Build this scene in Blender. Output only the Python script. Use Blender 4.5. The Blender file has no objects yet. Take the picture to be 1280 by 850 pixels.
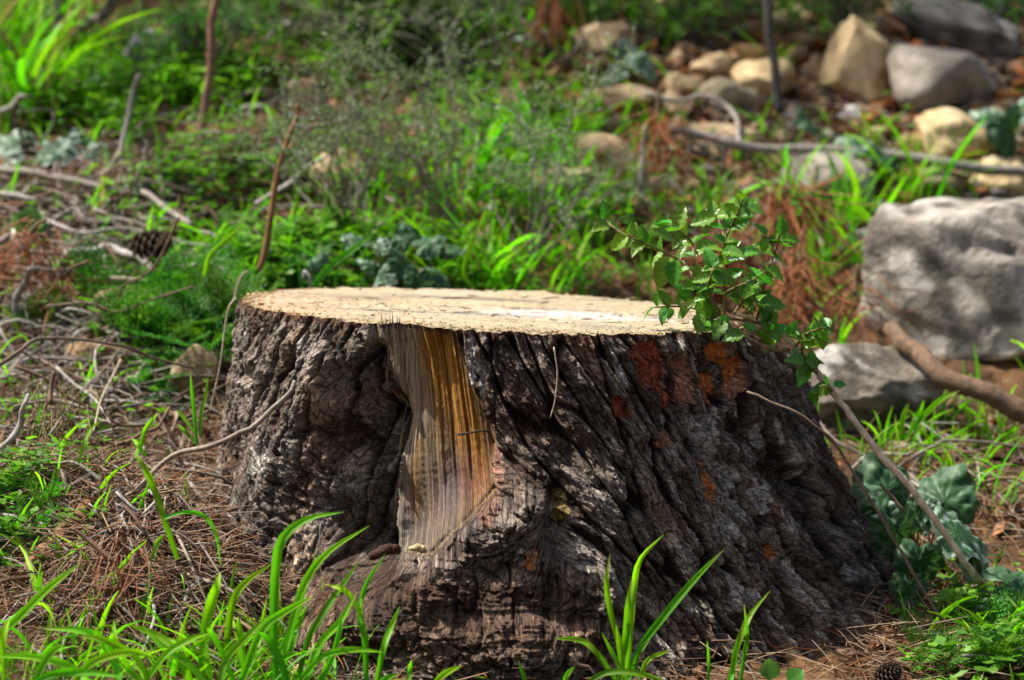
import bpy, math, random
import numpy as np
from mathutils import Vector, Matrix
random.seed(7); RNG = np.random.default_rng(11)
scene = bpy.context.scene
COL = scene.collection
# ------------------------------------------------------------------ camera
CAM_Z = 0.637; FPX = 3011.0; PITCH = math.atan((425-85)/FPX)
cam_d = bpy.data.cameras.new('camera'); cam = bpy.data.objects.new('camera', cam_d); COL.objects.link(cam)
cam.location = (0, 0, CAM_Z); cam.rotation_euler = (math.pi/2-PITCH, 0, 0)
cam_d.sensor_width = 36; cam_d.lens = FPX/1280*36; cam_d.clip_start = 0.05; cam_d.clip_end = 1000
cam_d.dof.use_dof = True; cam_d.dof.focus_distance = 2.30; cam_d.dof.aperture_fstop = 5.0; cam_d.dof.aperture_blades = 7
scene.camera = cam
# ------------------------------------------------------------------ light
SUN_EL = math.radians(58); SUN_AZ = math.radians(-80)      # azimuth from +Y towards +X: to the left
world = bpy.data.worlds.new('World'); scene.world = world; world.use_nodes = True
wn = world.node_tree.nodes; bg = wn['Background']
sky = wn.new('ShaderNodeTexSky'); sky.sky_type = 'NISHITA'; sky.sun_disc = False
sky.sun_elevation = SUN_EL; sky.sun_rotation = SUN_AZ
world.node_tree.links.new(sky.outputs[0], bg.inputs[0]); bg.inputs[1].default_value = 0.078
sky.dust_density = 5.0; sky.air_density = 1.0; sky.ozone_density = 0.6
sd = Vector((math.sin(SUN_AZ)*math.cos(SUN_EL), math.cos(SUN_AZ)*math.cos(SUN_EL), math.sin(SUN_EL)))
sun_d = bpy.data.lights.new('sun', 'SUN'); sun = bpy.data.objects.new('sun', sun_d); COL.objects.link(sun)
sun_d.energy = 4.7; sun_d.angle = math.radians(0.6); sun_d.color = (1.0, 0.95, 0.86)
sun.rotation_euler = sd.to_track_quat('Z', 'Y').to_euler(); sun.location = (-3, 4, 6)
scene.view_settings.view_transform = 'Standard'; scene.view_settings.look = 'None'
scene.view_settings.gamma = 1; scene.view_settings.use_curve_mapping = False
scene.view_settings.exposure = 0.82
scene.render.engine = 'CYCLES'
scene.cycles.max_bounces = 6; scene.cycles.diffuse_bounces = 3; scene.cycles.glossy_bounces = 2
scene.cycles.transmission_bounces = 3; scene.cycles.transparent_max_bounces = 4
scene.cycles.use_denoising = True; scene.cycles.use_adaptive_sampling = False
scene.cycles.sample_clamp_indirect = 3.0; scene.cycles.caustics_reflective = False; scene.cycles.caustics_refractive = False; scene.cycles.pixel_filter_type = 'BLACKMAN_HARRIS'; scene.cycles.filter_width = 1.6
# ------------------------------------------------------------------ noise
def _h(ix, iy, seed):
    n = ix.astype(np.int32).view(np.uint32)*np.uint32(374761393)
    n += iy.astype(np.int32).view(np.uint32)*np.uint32(668265263)
    n += np.uint32((seed*974711) & 0xffffffff)
    n ^= n >> np.uint32(13); n *= np.uint32(1274126177); n ^= n >> np.uint32(16); n *= np.uint32(2246822519); n ^= n >> np.uint32(15)
    return (n & np.uint32(0xffffff)).astype(np.float32)*np.float32(1/0xffffff)
def vnoise(x, y, seed=0):
    x = np.atleast_1d(np.asarray(x, np.float32)); y = np.atleast_1d(np.asarray(y, np.float32)); x, y = np.broadcast_arrays(x, y)
    fx0 = np.floor(x); fy0 = np.floor(y); fx = x-fx0; fy = y-fy0
    ix = fx0.astype(np.int32); iy = fy0.astype(np.int32)
    fx = fx*fx*(3-2*fx); fy = fy*fy*(3-2*fy)
    a = _h(ix, iy, seed); b = _h(ix+1, iy, seed); c = _h(ix, iy+1, seed); d = _h(ix+1, iy+1, seed)
    ab = a+(b-a)*fx
    return (ab+(c+(d-c)*fx-ab)*fy)*2-1
def fbm(x, y, seed=0, oct=4, gain=.5):
    s = 0; a = 1; t = 0
    for o in range(oct):
        s = s + a*vnoise(x*2**o+17.3*o, y*2**o-9.1*o, seed+o); t += a; a *= gain
    return s/t
def worley(x, y, seed=0):
    x = np.asarray(x, np.float32); y = np.asarray(y, np.float32)
    ix = np.floor(x).astype(np.int32); iy = np.floor(y).astype(np.int32)
    f1 = np.full(x.shape, 9.0, np.float32); f2 = f1.copy(); cid = np.zeros(x.shape, np.float32)
    for dx in (-1, 0, 1):
        for dy in (-1, 0, 1):
            cx = ix+dx; cy = iy+dy
            d = np.sqrt((cx+_h(cx, cy, seed)-x)**2+(cy+_h(cx, cy, seed+51)-y)**2)
            near = d < f1
            f2 = np.where(near, f1, np.minimum(f2, d)); f1 = np.where(near, d, f1)
            cid = np.where(near, _h(cx, cy, seed+99), cid)
    return f1, f2, cid
def noise3(P, freq, seed, oct=4):
    x, y, z = P[:, 0]*freq, P[:, 1]*freq, P[:, 2]*freq
    return (fbm(x+.37*z, y-.21*z, seed, oct)+fbm(y+.5*x, z+.13*x, seed+7, oct)+fbm(z-.4*y, x+.29*y, seed+13, oct))/1.8
def sstep(a, b, x):
    t = np.clip((x-a)/(b-a), 0, 1); return t*t*(3-2*t)
def lerp(a, b, t): return a+(b-a)*t
# ------------------------------------------------------------------ camera maths used to read places off the photograph
CP, SP = math.cos(PITCH), math.sin(PITCH)
def ray(px, py):
    a = (px-640)/FPX; b = -(py-425)/FPX
    dx = a; dy = CP+b*SP; dz = -SP+b*CP
    return dx/dy, dz/dy                                # per metre of distance
def at(px, py, D):
    a, c = ray(px, py); return Vector((a*D, D, CAM_Z+c*D))
def project(P):
    x = P[:, 0]; y = P[:, 1]; z = P[:, 2]-CAM_Z
    f = y*CP-z*SP; u = y*SP+z*CP
    return 640+FPX*x/f, 425-FPX*u/f
# ------------------------------------------------------------------ terrain height
XS = np.array([-1.6, -.5, -.1, .45, 1.6])
YS = np.array([-40, 1, 1.8, 2.1, 2.3, 2.55, 2.8, 3.2, 3.7, 4.3, 6, 12, 40, 200])
ZT = np.array([[0, .03, .09, .12, .15, .20, .28, .42, .58, .775, 1.3, 2.9, 5, 8],
               [0, .03, .07, .10, .13, .19, .265, .405, .565, .765, 1.3, 2.9, 5, 8],
               [0, .02, .04, .055, .07, .12, .22, .375, .55, .755, 1.3, 2.9, 5, 8],
               [0, .02, .035, .05, .075, .11, .155, .265, .45, .71, 1.28, 2.9, 5, 8],
               [0, .02, .035, .05, .08, .11, .16, .27, .46, .72, 1.28, 2.9, 5, 8]])
def G(x, y):
    x = np.asarray(x, float); y = np.asarray(y, float)
    prof = [np.interp(y, YS, ZT[i]) for i in range(5)]
    xc = np.clip(x, XS[0], XS[-1]-1e-6)
    i = np.clip(np.searchsorted(XS, xc, side='right')-1, 0, 3)
    t = (xc-XS[i])/(XS[i+1]-XS[i]); t = t*t*(3-2*t)
    P = np.stack(prof)
    a = np.take_along_axis(P, i[None, ...], 0)[0]; b = np.take_along_axis(P, (i+1)[None, ...], 0)[0]
    z = a+(b-a)*t
    n = .014*np.sin(x*9.1+1.3+2*np.sin(y*4.3))*np.sin(y*8.3+.4)+.008*np.sin(x*21+y*6)*np.sin(y*19-x*4+1)
    z = z+.085*np.exp(-((x+.38)/.17)**2-((y-2.31)/.2)**2)     # litter heaped against the stump
    return z+n*np.clip((y-1.5)/1, .3, 1)
_HX = np.arange(-500, 1801, 20.0); _HY = np.arange(-300, 1101, 20.0)
def _hits():
    PX, PY = np.meshgrid(_HX, _HY); out = np.full(PX.shape, 12.0); done = np.zeros(PX.shape, bool)
    a, c = ray(PX, PY)
    for D in np.arange(1.1, 12, .02):
        hit = (~done) & (CAM_Z+c*D < G(a*D, np.full(PX.shape, D)))
        out[hit] = D; done |= hit
    return out
_HIT = _hits()
def hitD(px, py):
    fx = np.clip((np.asarray(px, float)+500)/20, 0, len(_HX)-1.001); fy = np.clip((np.asarray(py, float)+300)/20, 0, len(_HY)-1.001)
    ix = fx.astype(int); iy = fy.astype(int); fx = fx-ix; fy = fy-iy
    return (_HIT[iy, ix]*(1-fx)+_HIT[iy, ix+1]*fx)*(1-fy)+(_HIT[iy+1, ix]*(1-fx)+_HIT[iy+1, ix+1]*fx)*fy
def gpt(px, py, up=0.0):
    D = float(hitD(px, py)); p = at(px, py, D); p.z = float(G(p.x, p.y))+up; return p
def gpts(Q):
    D = hitD(Q[:, 0], Q[:, 1]); a, c = ray(Q[:, 0], Q[:, 1]); return np.stack([a*D, D, G(a*D, D)], 1)
def pxm(D): return FPX/D                                # pixels per metre at a distance
# ------------------------------------------------------------------ mesh helpers
def mesh_np(name, V, faces, mat=None, cols=None, smooth=True, st=None):
    V = np.asarray(V, np.float32); me = bpy.data.meshes.new(name)
    if isinstance(faces, np.ndarray): faces = [faces]
    faces = [np.asarray(f, np.int32) for f in faces if len(f)]
    nl = sum(f.size for f in faces); nf = sum(len(f) for f in faces)
    me.vertices.add(len(V)); me.vertices.foreach_set('co', V.ravel())
    me.loops.add(nl); me.loops.foreach_set('vertex_index', np.concatenate([f.ravel() for f in faces]))
    me.polygons.add(nf)
    tot = np.concatenate([np.full(len(f), f.shape[1], np.int32) for f in faces])
    me.polygons.foreach_set('loop_start', np.concatenate([[0], np.cumsum(tot)[:-1]]).astype(np.int32))
    me.update(calc_edges=True)
    me.polygons.foreach_set('use_smooth', np.full(nf, smooth))
    if cols is not None:
        C = np.ones((len(V), 4), np.float32); C[:, :3] = cols
        at_ = me.color_attributes.new('Col', 'FLOAT_COLOR', 'POINT'); at_.data.foreach_set('color', C.ravel())
    if st is not None:
        a_ = me.attributes.new('st', 'FLOAT_VECTOR', 'POINT'); a_.data.foreach_set('vector', np.asarray(st, np.float32).ravel())
    if mat: me.materials.append(mat)
    me.validate(); me.update()
    return me
def link(name, me, parent=None, loc=(0, 0, 0), rot=None, scale=None):
    o = bpy.data.objects.new(name, me); COL.objects.link(o)
    if parent: o.parent = parent
    o.location = loc
    if rot is not None:
        if isinstance(rot, Matrix): o.rotation_euler = rot.to_euler()
        else: o.rotation_euler = rot
    if scale is not None: o.scale = (scale,)*3 if isinstance(scale, (int, float)) else scale
    return o
def tag(o, label, cat, group=None):
    o['label'] = label; o['category'] = cat
    if group: o['group'] = group
    return o
def thing(name, label, cat, loc=(0, 0, 0), group=None):
    o = bpy.data.objects.new(name, None); COL.objects.link(o); o.location = loc; o.empty_display_size = .03
    return tag(o, label, cat, group)
def kind(o, k): o['kind'] = k; return o
class MB:                                               # collects pieces of ONE mesh
    def __init__(s): s.V = []; s.F3 = []; s.F4 = []; s.C = []; s.n = 0
    def add(s, V, F, col=None):
        V = np.asarray(V, float); F = np.asarray(F)
        (s.F4 if F.shape[1] == 4 else s.F3).append(F+s.n); s.V.append(V); s.n += len(V)
        c = np.zeros((len(V), 3)); c[:] = (.5, .5, .5) if col is None else col; s.C.append(c)
    def mesh(s, name, mat, smooth=True, origin=None):
        V = np.concatenate(s.V)
        if origin is not None: V = V-np.array(origin)
        f = []
        if s.F4: f.append(np.concatenate(s.F4))
        if s.F3: f.append(np.concatenate(s.F3))
        return mesh_np(name, V, f, mat, np.concatenate(s.C), smooth)
def spline(pts, n):
    P = np.array([list(p) for p in pts], float)
    if len(P) == 2: return P[0]+(P[1]-P[0])*np.linspace(0, 1, n)[:, None]
    Q = np.vstack([2*P[0]-P[1], P, 2*P[-1]-P[-2]]); out = []
    T = np.linspace(0, len(P)-1-1e-6, n)
    for t in T:
        i = int(t); u = t-i; a, b, c, d = Q[i:i+4]
        out.append(.5*((2*b)+(-a+c)*u+(2*a-5*b+4*c-d)*u*u+(-a+3*b-3*c+d)*u**3))
    return np.array(out)
def tube_geo(P, R, sides=7):
    P = np.asarray(P, float); n = len(P); R = np.broadcast_to(R, (n,))
    T = np.gradient(P, axis=0); T /= np.linalg.norm(T, axis=1)[:, None]+1e-12
    ref = np.array([.13, .2, .97]) if abs(T[0][2]) < .9 else np.array([1.0, .1, 0])
    V = []
    U = np.cross(T[0], ref); U /= np.linalg.norm(U)
    for i in range(n):
        U = U-T[i]*np.dot(U, T[i]); U /= np.linalg.norm(U)+1e-12; W = np.cross(T[i], U)
        a = np.linspace(0, 2*np.pi, sides, endpoint=False)
        V.append(P[i]+R[i]*(np.cos(a)[:, None]*U+np.sin(a)[:, None]*W))
    V = np.concatenate(V+[P[:1], P[-1:]])
    k = np.arange(sides); F = []
    for i in range(n-1):
        F.append(np.stack([i*sides+k, i*sides+(k+1) % sides, (i+1)*sides+(k+1) % sides, (i+1)*sides+k], 1))
    F4 = np.concatenate(F)
    c0 = n*sides; F3 = np.concatenate([np.stack([np.full(sides, c0), (k+1) % sides, k], 1), np.stack([np.full(sides, c0+1), (n-1)*sides+k, (n-1)*sides+(k+1) % sides], 1)])
    return V, F4, F3
def add_tube(mb, P, R, sides=7, col=None):
    V, F4, F3 = tube_geo(P, R, sides); n0 = mb.n; mb.add(V, F4, col); mb.F3.append(F3+n0)
# ------------------------------------------------------------------ materials
def mat_attr(name, rough=.8, spec=.3, transl=0.0, var=.25, vscale=60, bump=0.0, bscale=300, tcol=(1.3, 1.5, .6), objvar=0.0, sheen=0):
    m = bpy.data.materials.new(name); m.use_nodes = True; nt = m.node_tree; N = nt.nodes; L = nt.links
    pr = N['Principled BSDF']; out = N['Material Output']
    a = N.new('ShaderNodeAttribute'); a.attribute_name = 'Col'
    tc = N.new('ShaderNodeTexCoord')
    nz = N.new('ShaderNodeTexNoise'); nz.inputs['Scale'].default_value = vscale; nz.inputs['Detail'].default_value = 5
    L.new(tc.outputs['Object'], nz.inputs['Vector'])
    mr = N.new('ShaderNodeMapRange'); mr.inputs[1].default_value = .3; mr.inputs[2].default_value = .7
    mr.inputs[3].default_value = 1-var; mr.inputs[4].default_value = 1+var
    L.new(nz.outputs[0], mr.inputs[0])
    mul = N.new('ShaderNodeVectorMath'); mul.operation = 'SCALE'; L.new(a.outputs['Color'], mul.inputs[0]); L.new(mr.outputs[0], mul.inputs['Scale'])
    c = mul.outputs[0]
    if objvar:
        oi = N.new('ShaderNodeObjectInfo'); hs = N.new('ShaderNodeHueSaturation')
        m1 = N.new('ShaderNodeMapRange'); m1.inputs[3].default_value = .5-.045*objvar; m1.inputs[4].default_value = .5+.035*objvar
        m2 = N.new('ShaderNodeMapRange'); m2.inputs[3].default_value = 1-.35*objvar; m2.inputs[4].default_value = 1+.35*objvar
        mm = N.new('ShaderNodeMath'); mm.operation = 'FRACT'; mx = N.new('ShaderNodeMath'); mx.operation = 'MULTIPLY'; mx.inputs[1].default_value = 7.31
        L.new(oi.outputs['Random'], m1.inputs[0]); L.new(oi.outputs['Random'], mx.inputs[0]); L.new(mx.outputs[0], mm.inputs[0]); L.new(mm.outputs[0], m2.inputs[0])
        L.new(m1.outputs[0], hs.inputs['Hue']); L.new(m2.outputs[0], hs.inputs['Value']); L.new(c, hs.inputs['Color']); c = hs.outputs[0]
    L.new(c, pr.inputs['Base Color'])
    pr.inputs['Roughness'].default_value = rough; pr.inputs['Specular IOR Level'].default_value = spec
    if bump:
        bz = N.new('ShaderNodeTexNoise'); bz.inputs['Scale'].default_value = bscale; bz.inputs['Detail'].default_value = 6; bz.inputs['Roughness'].default_value = .65
        L.new(tc.outputs['Object'], bz.inputs['Vector'])
        bp = N.new('ShaderNodeBump'); bp.inputs['Strength'].default_value = bump; bp.inputs['Distance'].default_value = .4/bscale*2
        L.new(bz.outputs[0], bp.inputs['Height']); L.new(bp.outputs[0], pr.inputs['Normal'])
    if transl:
        tr = N.new('ShaderNodeBsdfTranslucent'); mc = N.new('ShaderNodeVectorMath'); mc.operation = 'MULTIPLY'; mc.inputs[1].default_value = tcol
        L.new(c, mc.inputs[0]); L.new(mc.outputs[0], tr.inputs['Color'])
        mix = N.new('ShaderNodeMixShader'); mix.inputs[0].default_value = transl
        L.new(pr.outputs[0], mix.inputs[1]); L.new(tr.outputs[0], mix.inputs[2]); L.new(mix.outputs[0], out.inputs['Surface'])
    return m
def mat_fibre(name, rough, spec, layers, bump, var, fine):
    """bark and torn wood: colour attribute broken up by fine cracks that run along the grain coordinate st"""
    m = bpy.data.materials.new(name); m.use_nodes = True; nt = m.node_tree; N = nt.nodes; L = nt.links; pr = N['Principled BSDF']
    a = N.new('ShaderNodeAttribute'); a.attribute_name = 'Col'; st = N.new('ShaderNodeAttribute'); st.attribute_name = 'st'
    wz = N.new('ShaderNodeTexNoise'); wz.inputs['Scale'].default_value = 60; wz.inputs['Detail'].default_value = 3; L.new(st.outputs['Vector'], wz.inputs['Vector'])
    ws = N.new('ShaderNodeVectorMath'); ws.operation = 'MULTIPLY_ADD'; ws.inputs[1].default_value = (.003, .006, 0); L.new(wz.outputs['Color'], ws.inputs[0]); L.new(st.outputs['Vector'], ws.inputs[2])
    h = None; c = a.outputs['Color']
    for kind_, sx, sy, amt, lo, hi, dark in layers:
        sc = N.new('ShaderNodeVectorMath'); sc.operation = 'MULTIPLY'; sc.inputs[1].default_value = (sx, sy, 0); L.new(ws.outputs[0], sc.inputs[0])
        if kind_ == 'v':
            t = N.new('ShaderNodeTexVoronoi'); t.feature = 'DISTANCE_TO_EDGE'; t.voronoi_dimensions = '2D'; t.inputs['Scale'].default_value = 1
        else:
            t = N.new('ShaderNodeTexNoise'); t.noise_dimensions = '2D'; t.inputs['Scale'].default_value = 1; t.inputs['Detail'].default_value = 6; t.inputs['Roughness'].default_value = .7
        L.new(sc.outputs[0], t.inputs['Vector'])
        mr = N.new('ShaderNodeMapRange'); mr.interpolation_type = 'SMOOTHSTEP'; mr.inputs[1].default_value = lo; mr.inputs[2].default_value = hi; L.new(t.outputs[0], mr.inputs[0])
        md = N.new('ShaderNodeMapRange'); md.inputs[3].default_value = dark; md.inputs[4].default_value = 1+(1-dark)*.25; L.new(mr.outputs[0], md.inputs[0])
        v = N.new('ShaderNodeVectorMath'); v.operation = 'SCALE'; L.new(c, v.inputs[0]); L.new(md.outputs[0], v.inputs['Scale']); c = v.outputs[0]
        am = N.new('ShaderNodeMath'); am.operation = 'MULTIPLY'; am.inputs[1].default_value = amt; L.new(mr.outputs[0], am.inputs[0])
        if h is None: h = am.outputs[0]
        else:
            ad = N.new('ShaderNodeMath'); ad.operation = 'ADD'; L.new(h, ad.inputs[0]); L.new(am.outputs[0], ad.inputs[1]); h = ad.outputs[0]
    bp = N.new('ShaderNodeBump'); bp.inputs['Strength'].default_value = bump; bp.inputs['Distance'].default_value = .0045
    L.new(h, bp.inputs['Height']); L.new(bp.outputs[0], pr.inputs['Normal']); L.new(c, pr.inputs['Base Color'])
    pr.inputs['Roughness'].default_value = rough; pr.inputs['Specular IOR Level'].default_value = spec
    return m
M_BARK = mat_fibre('bark', .72, .35, [('v', 95, 36, .5, .0, .07, .35), ('v', 230, 130, .45, .0, .12, .5), ('n', 330, 210, .7, .38, .62, .55), ('n', 900, 700, .45, .38, .62, .55)], 1.0, .3, 1)
M_TORN = mat_fibre('torn_wood', .6, .35, [('n', 300, 5, .8, .35, .65, .5), ('n', 1200, 22, .5, .35, .65, .55), ('n', 700, 600, .2, .45, .75, .85)], .7, .3, 1)
M_WOOD = mat_attr('bare_wood', rough=.6, spec=.35, var=.22, vscale=200, bump=.35, bscale=380)
M_CUT = mat_attr('sawn_wood', rough=.85, spec=.15, var=.22, vscale=260, bump=.7, bscale=420)
M_SOIL = mat_attr('soil', rough=.95, spec=.1, var=.5, vscale=45, bump=.9, bscale=120)
M_ROCK = mat_attr('rock', rough=.85, spec=.25, var=.3, vscale=30, bump=.7, bscale=90)
M_TWIG = mat_attr('twig_bark', rough=.8, spec=.25, var=.35, vscale=130, bump=.6, bscale=350)
M_NEEDLE = mat_attr('dry_needles', rough=.6, spec=.35, var=.2, vscale=30, transl=.12, tcol=(1.2, .9, .6))
M_GRASS = mat_attr('grass_blade', rough=.5, spec=.3, transl=.55, var=.18, vscale=25, objvar=.8, tcol=(1.05, 1.45, .5))
M_LEAF = mat_attr('leaf', rough=.38, spec=.5, transl=.3, var=.2, vscale=60, objvar=.9)
M_HERB = mat_attr('herb', rough=.5, spec=.35, transl=.38, var=.2, vscale=30, objvar=.6)
M_MARBLED = mat_attr('marbled_leaf', rough=.55, spec=.35, transl=.2, var=.15, vscale=80)
# ================================================================== the ground
def make_ground():
    fine_x = np.linspace(-1.25, 1.25, 330); fine_y = np.linspace(1.75, 5.2, 420)
    gx = np.concatenate([-np.geomspace(150, 1.3, 26), fine_x, np.geomspace(1.3, 150, 26)])
    gy = np.concatenate([-np.geomspace(40, .2, 14), np.linspace(0, 1.7, 40), fine_y, np.geomspace(5.3, 190, 40)])
    X, Y = np.meshgrid(gx, gy); Z = G(X, Y)
    near = (np.exp(-np.clip(np.abs(X)-1.3, 0, None)*2)*np.exp(-np.clip(Y-5.2, 0, None)))
    b = fbm(X*14, Y*14, 3, 4); c = fbm(X*55, Y*55, 9, 3)
    Z = Z+near*(.012*b+.006*c+.004*np.abs(fbm(X*120, Y*120, 5, 2)))
    V = np.stack([X, Y, Z], -1).reshape(-1, 3)
    ny, nx = X.shape; i = np.arange(ny*nx).reshape(ny, nx)
    F = np.stack([i[:-1, :-1], i[:-1, 1:], i[1:, 1:], i[1:, :-1]], -1).reshape(-1, 4)
    t = (.5+.5*fbm(X*6, Y*6, 21, 4)).reshape(-1, 1); u = sstep(.45, .75, (.5+.5*fbm(X*11, Y*11, 33, 4))).reshape(-1, 1)
    c1 = np.array([.05, .029, .017]); c2 = np.array([.12, .07, .038]); c3 = np.array([.24, .13, .06])
    C = lerp(lerp(c1, c2, t), c3, u*.6)
    o = link('ground', mesh_np('ground', V, F, M_SOIL, C)); o['kind'] = 'structure'
make_ground()
# ================================================================== the stump
SC = np.array([0.0, 2.575]); RX, RY = .296, .272
def poly_d(px, py, pts):
    d = np.full(px.shape, 1e9)
    for (x0, y0), (x1, y1) in zip(pts[:-1], pts[1:]):
        vx, vy = x1-x0, y1-y0; t = np.clip(((px-x0)*vx+(py-y0)*vy)/(vx*vx+vy*vy+1e-9), 0, 1)
        d = np.minimum(d, np.hypot(px-x0-t*vx, py-y0-t*vy))
    return d
def inside(px, py, poly):
    r = np.zeros(px.shape, bool); n = len(poly)
    for i in range(n):
        x0, y0 = poly[i]; x1, y1 = poly[(i+1) % n]
        c = ((y0 > py) != (y1 > py)) & (px < (x1-x0)*(py-y0)/(y1-y0+1e-9)+x0); r ^= c
    return r
SCAR = [(459, 404), (480, 398), (520, 405), (566, 412), (578, 450), (592, 490), (612, 525), (620, 555), (616, 585), (622, 610), (603, 632), (585, 650), (566, 668), (548, 690), (520, 694), (487, 682), (490, 640), (496, 590), (494, 540), (486, 500), (476, 450)]
def top_plane(x, y): return .3795-.042*x-.020*(y-2.575)+.0
def make_stump():
    dense = np.linspace(math.radians(-196), math.radians(16), 1060); sparse = np.linspace(math.radians(16), math.radians(164), 150)[1:-1]
    th = np.concatenate([dense, sparse]); nth = len(th)
    nr = 470; v = np.linspace(0, 1, nr)**1.0
    TH, Vv = np.meshgrid(th.astype(np.float32), v.astype(np.float32))
    ct, st = np.cos(TH), np.sin(TH)
    # plan outline at the cut
    out = 1+.018*np.sin(3*TH+.6)+.014*np.sin(5*TH+2.1)+.008*np.sin(9*TH)
    r0 = out/np.sqrt((ct/RX)**2+(st/RY)**2)
    ztop = top_plane(r0*ct, SC[1]+r0*st)+.002*fbm(TH*9, TH*0, 71, 3)
    right = sstep(math.radians(-36), math.radians(-16), TH)*(1-sstep(math.radians(40), math.radians(70), TH))
    ztop = ztop-.030*right*(1+.35*fbm(TH*7, TH*0+3, 72, 3))
    zbot = -.04
    Z = ztop+(zbot-ztop)*Vv; h = ztop-Z
    # flare towards the roots, stronger at some bearings
    def lobe(deg, w): 
        d = np.angle(np.exp(1j*(TH-math.radians(deg)))); return np.exp(-(d/math.radians(w))**2)
    A = .055+.118*lobe(-8, 26)+.05*lobe(-118, 15)+.05*lobe(-85, 26)+.055*lobe(-45, 22)+.0*lobe(180, 25)+.04*lobe(70, 30)
    lean = .035*ct*(ct > 0)+.012*ct*(ct < 0)*-1
    r = r0+A*(h/.34)**1.75+lean*(h/.34)
    # large gentle swells
    r = r+.010*fbm(TH*2.6-h*1.4, h*4+2, 5, 3)*sstep(0, .06, h)
    P = np.stack([SC[0]+r*ct, SC[1]+r*st, Z], -1)
    px, py = project(P.reshape(-1, 3)); px = px.reshape(TH.shape); py = py.reshape(TH.shape)
    front = sstep(math.radians(12), math.radians(-8), TH)*sstep(math.radians(-195), math.radians(-178), TH)
    wnx = fbm(px/40, py/40, 81, 3); wny = fbm(px/40+9, py/40, 82, 3)
    def groove(pts, w, dep, warp=10):
        wx = px+warp*wnx; wy = py+warp*wny
        return -dep*np.exp(-(poly_d(wx, wy, pts)/w)**2)*front
    D = np.zeros_like(TH)
    D += groove([(474, 440), (482, 500), (484, 560), (480, 620), (476, 690)], 10, .026, 5)
    D += groove([(468, 520), (458, 600), (450, 660), (450, 690)], 28, .062)
    D += groove([(425, 640), (440, 690), (480, 700)], 24, .022)
    D += groove([(430, 470), (440, 540)], 14, .012)
    D -= groove([(405, 470), (372, 540), (345, 610), (330, 680)], 40, .026)           # left root ridge
    D += groove([(300, 560), (285, 620)], 20, .012)
    D -= groove([(646, 640), (600, 672), (548, 716), (480, 752), (400, 790), (300, 850)], 40, .036)   # root running left under the scar
    D -= groove([(650, 800), (520, 820), (400, 850)], 66, .040)
    D -= groove([(600, 740), (500, 780)], 50, .012)
    D -= groove([(650, 700), (640, 730)], 26, .012)
    D += groove([(690, 610), (684, 660), (694, 700), (690, 735)], 12, .018)
    D += groove([(640, 745), (700, 770), (770, 772)], 11, .009)
    D += groove([(770, 690), (800, 740), (830, 800)], 16, .014)
    D -= groove([(735, 600), (760, 680), (755, 760)], 24, .012)
    D += groove([(664, 470), (700, 540), (740, 610)], 9, .008)
    D += groove([(730, 520), (780, 590), (822, 660), (850, 760)], 9, .008)
    D += groove([(846, 450), (850, 500), (872, 570)], 10, .018)
    D += groove([(925, 520), (975, 590), (1020, 655), (1060, 715), (1085, 760)], 16, .036)
    D += groove([(880, 560), (930, 640), (975, 720), (1000, 790)], 10, .010)
    D += groove([(800, 560), (850, 650), (890, 740), (905, 800)], 9, .009)
    D -= groove([(985, 560), (1050, 650), (1105, 740)], 20, .010)
    D -= groove([(1030, 740), (1075, 800)], 30, .014)
    D += groove([(540, 694), (566, 670), (585, 652), (603, 634), (622, 612)], 4, .007, 5); D += groove([(484, 690), (510, 700), (540, 698)], 5, .006, 5)
    D += groove([(650, 432), (672, 440)], 12, .008); D += groove([(716, 432), (740, 440)], 10, .006)
    for kx, ky, kr in ((906, 536, 17), (322, 468, 11), (378, 452, 17), (438, 470, 22)):
        d = np.hypot(px-kx, (py-ky)*.62)/kr
        D += front*(.006*np.exp(-((d-1)/.35)**2)-.011*np.exp(-(d/.6)**2))
    scar = inside(px+6*fbm(px/11, py/22, 55, 4), py+5*fbm(px/14, py/14, 56, 4), SCAR) & (front > .5)
    ds = poly_d(px, py, SCAR+SCAR[:1]); sin_ = np.where(scar, ds, -ds)
    sm = sstep(-3, 4, sin_)
    # ---- bark relief
    tw = (-.35+2.2*sstep(math.radians(-120), math.radians(-75), TH)-1.5*sstep(math.radians(-72), math.radians(-30), TH))
    arc = np.concatenate([np.zeros((1, nth)), np.cumsum(np.linalg.norm(np.diff(P, axis=0), axis=-1), 0)]).astype(np.float32)
    P1 = P.copy(); P1[..., 0] += ct*D; P1[..., 1] += st*D
    h0 = h; h = arc
    wob = .03*fbm(TH*3.1, h*5, 11, 3)+.008*fbm(TH*12, h*14, 12, 3)
    s = (TH-tw*h)*.30+wob*.30; hh = h+.006*fbm(s*30, h*22, 13, 3)
    root_m = np.clip(1.3*np.exp(-(poly_d(px, py, [(640, 670), (520, 750), (380, 830), (560, 850), (700, 760), (760, 850)])/62)**2)+np.exp(-(np.hypot(px-350, (py-620)*.8)/75)**2), 0, 1)*front
    f1, f2, id1 = worley(s/.023, hh/.12, 101); e1 = f2-f1
    pl1 = sstep(.03, .17, e1)
    f1b, f2b, id2 = worley(s/.0092+3, hh/.045+id1*3, 102); e2 = f2b-f1b
    pl2 = sstep(.01, .13, e2)
    f1c, f2c, id3 = worley(s/.0046, hh/.017, 103); e3 = f2c-f1c; pl3 = sstep(.02, .2, e3)
    ra = P1[..., 0].astype(np.float32); rb = (P1[..., 2]*.75-P1[..., 1]*.66).astype(np.float32)+.25*ra*sstep(.05, -.2, ra)
    g1, g2, id4 = worley(ra/.026+.7*fbm(ra*50, rb*50, 31, 3), rb/.013+.7*fbm(ra*50+5, rb*50, 32, 3), 104); e4 = sstep(.02, .25, g2-g1)
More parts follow.
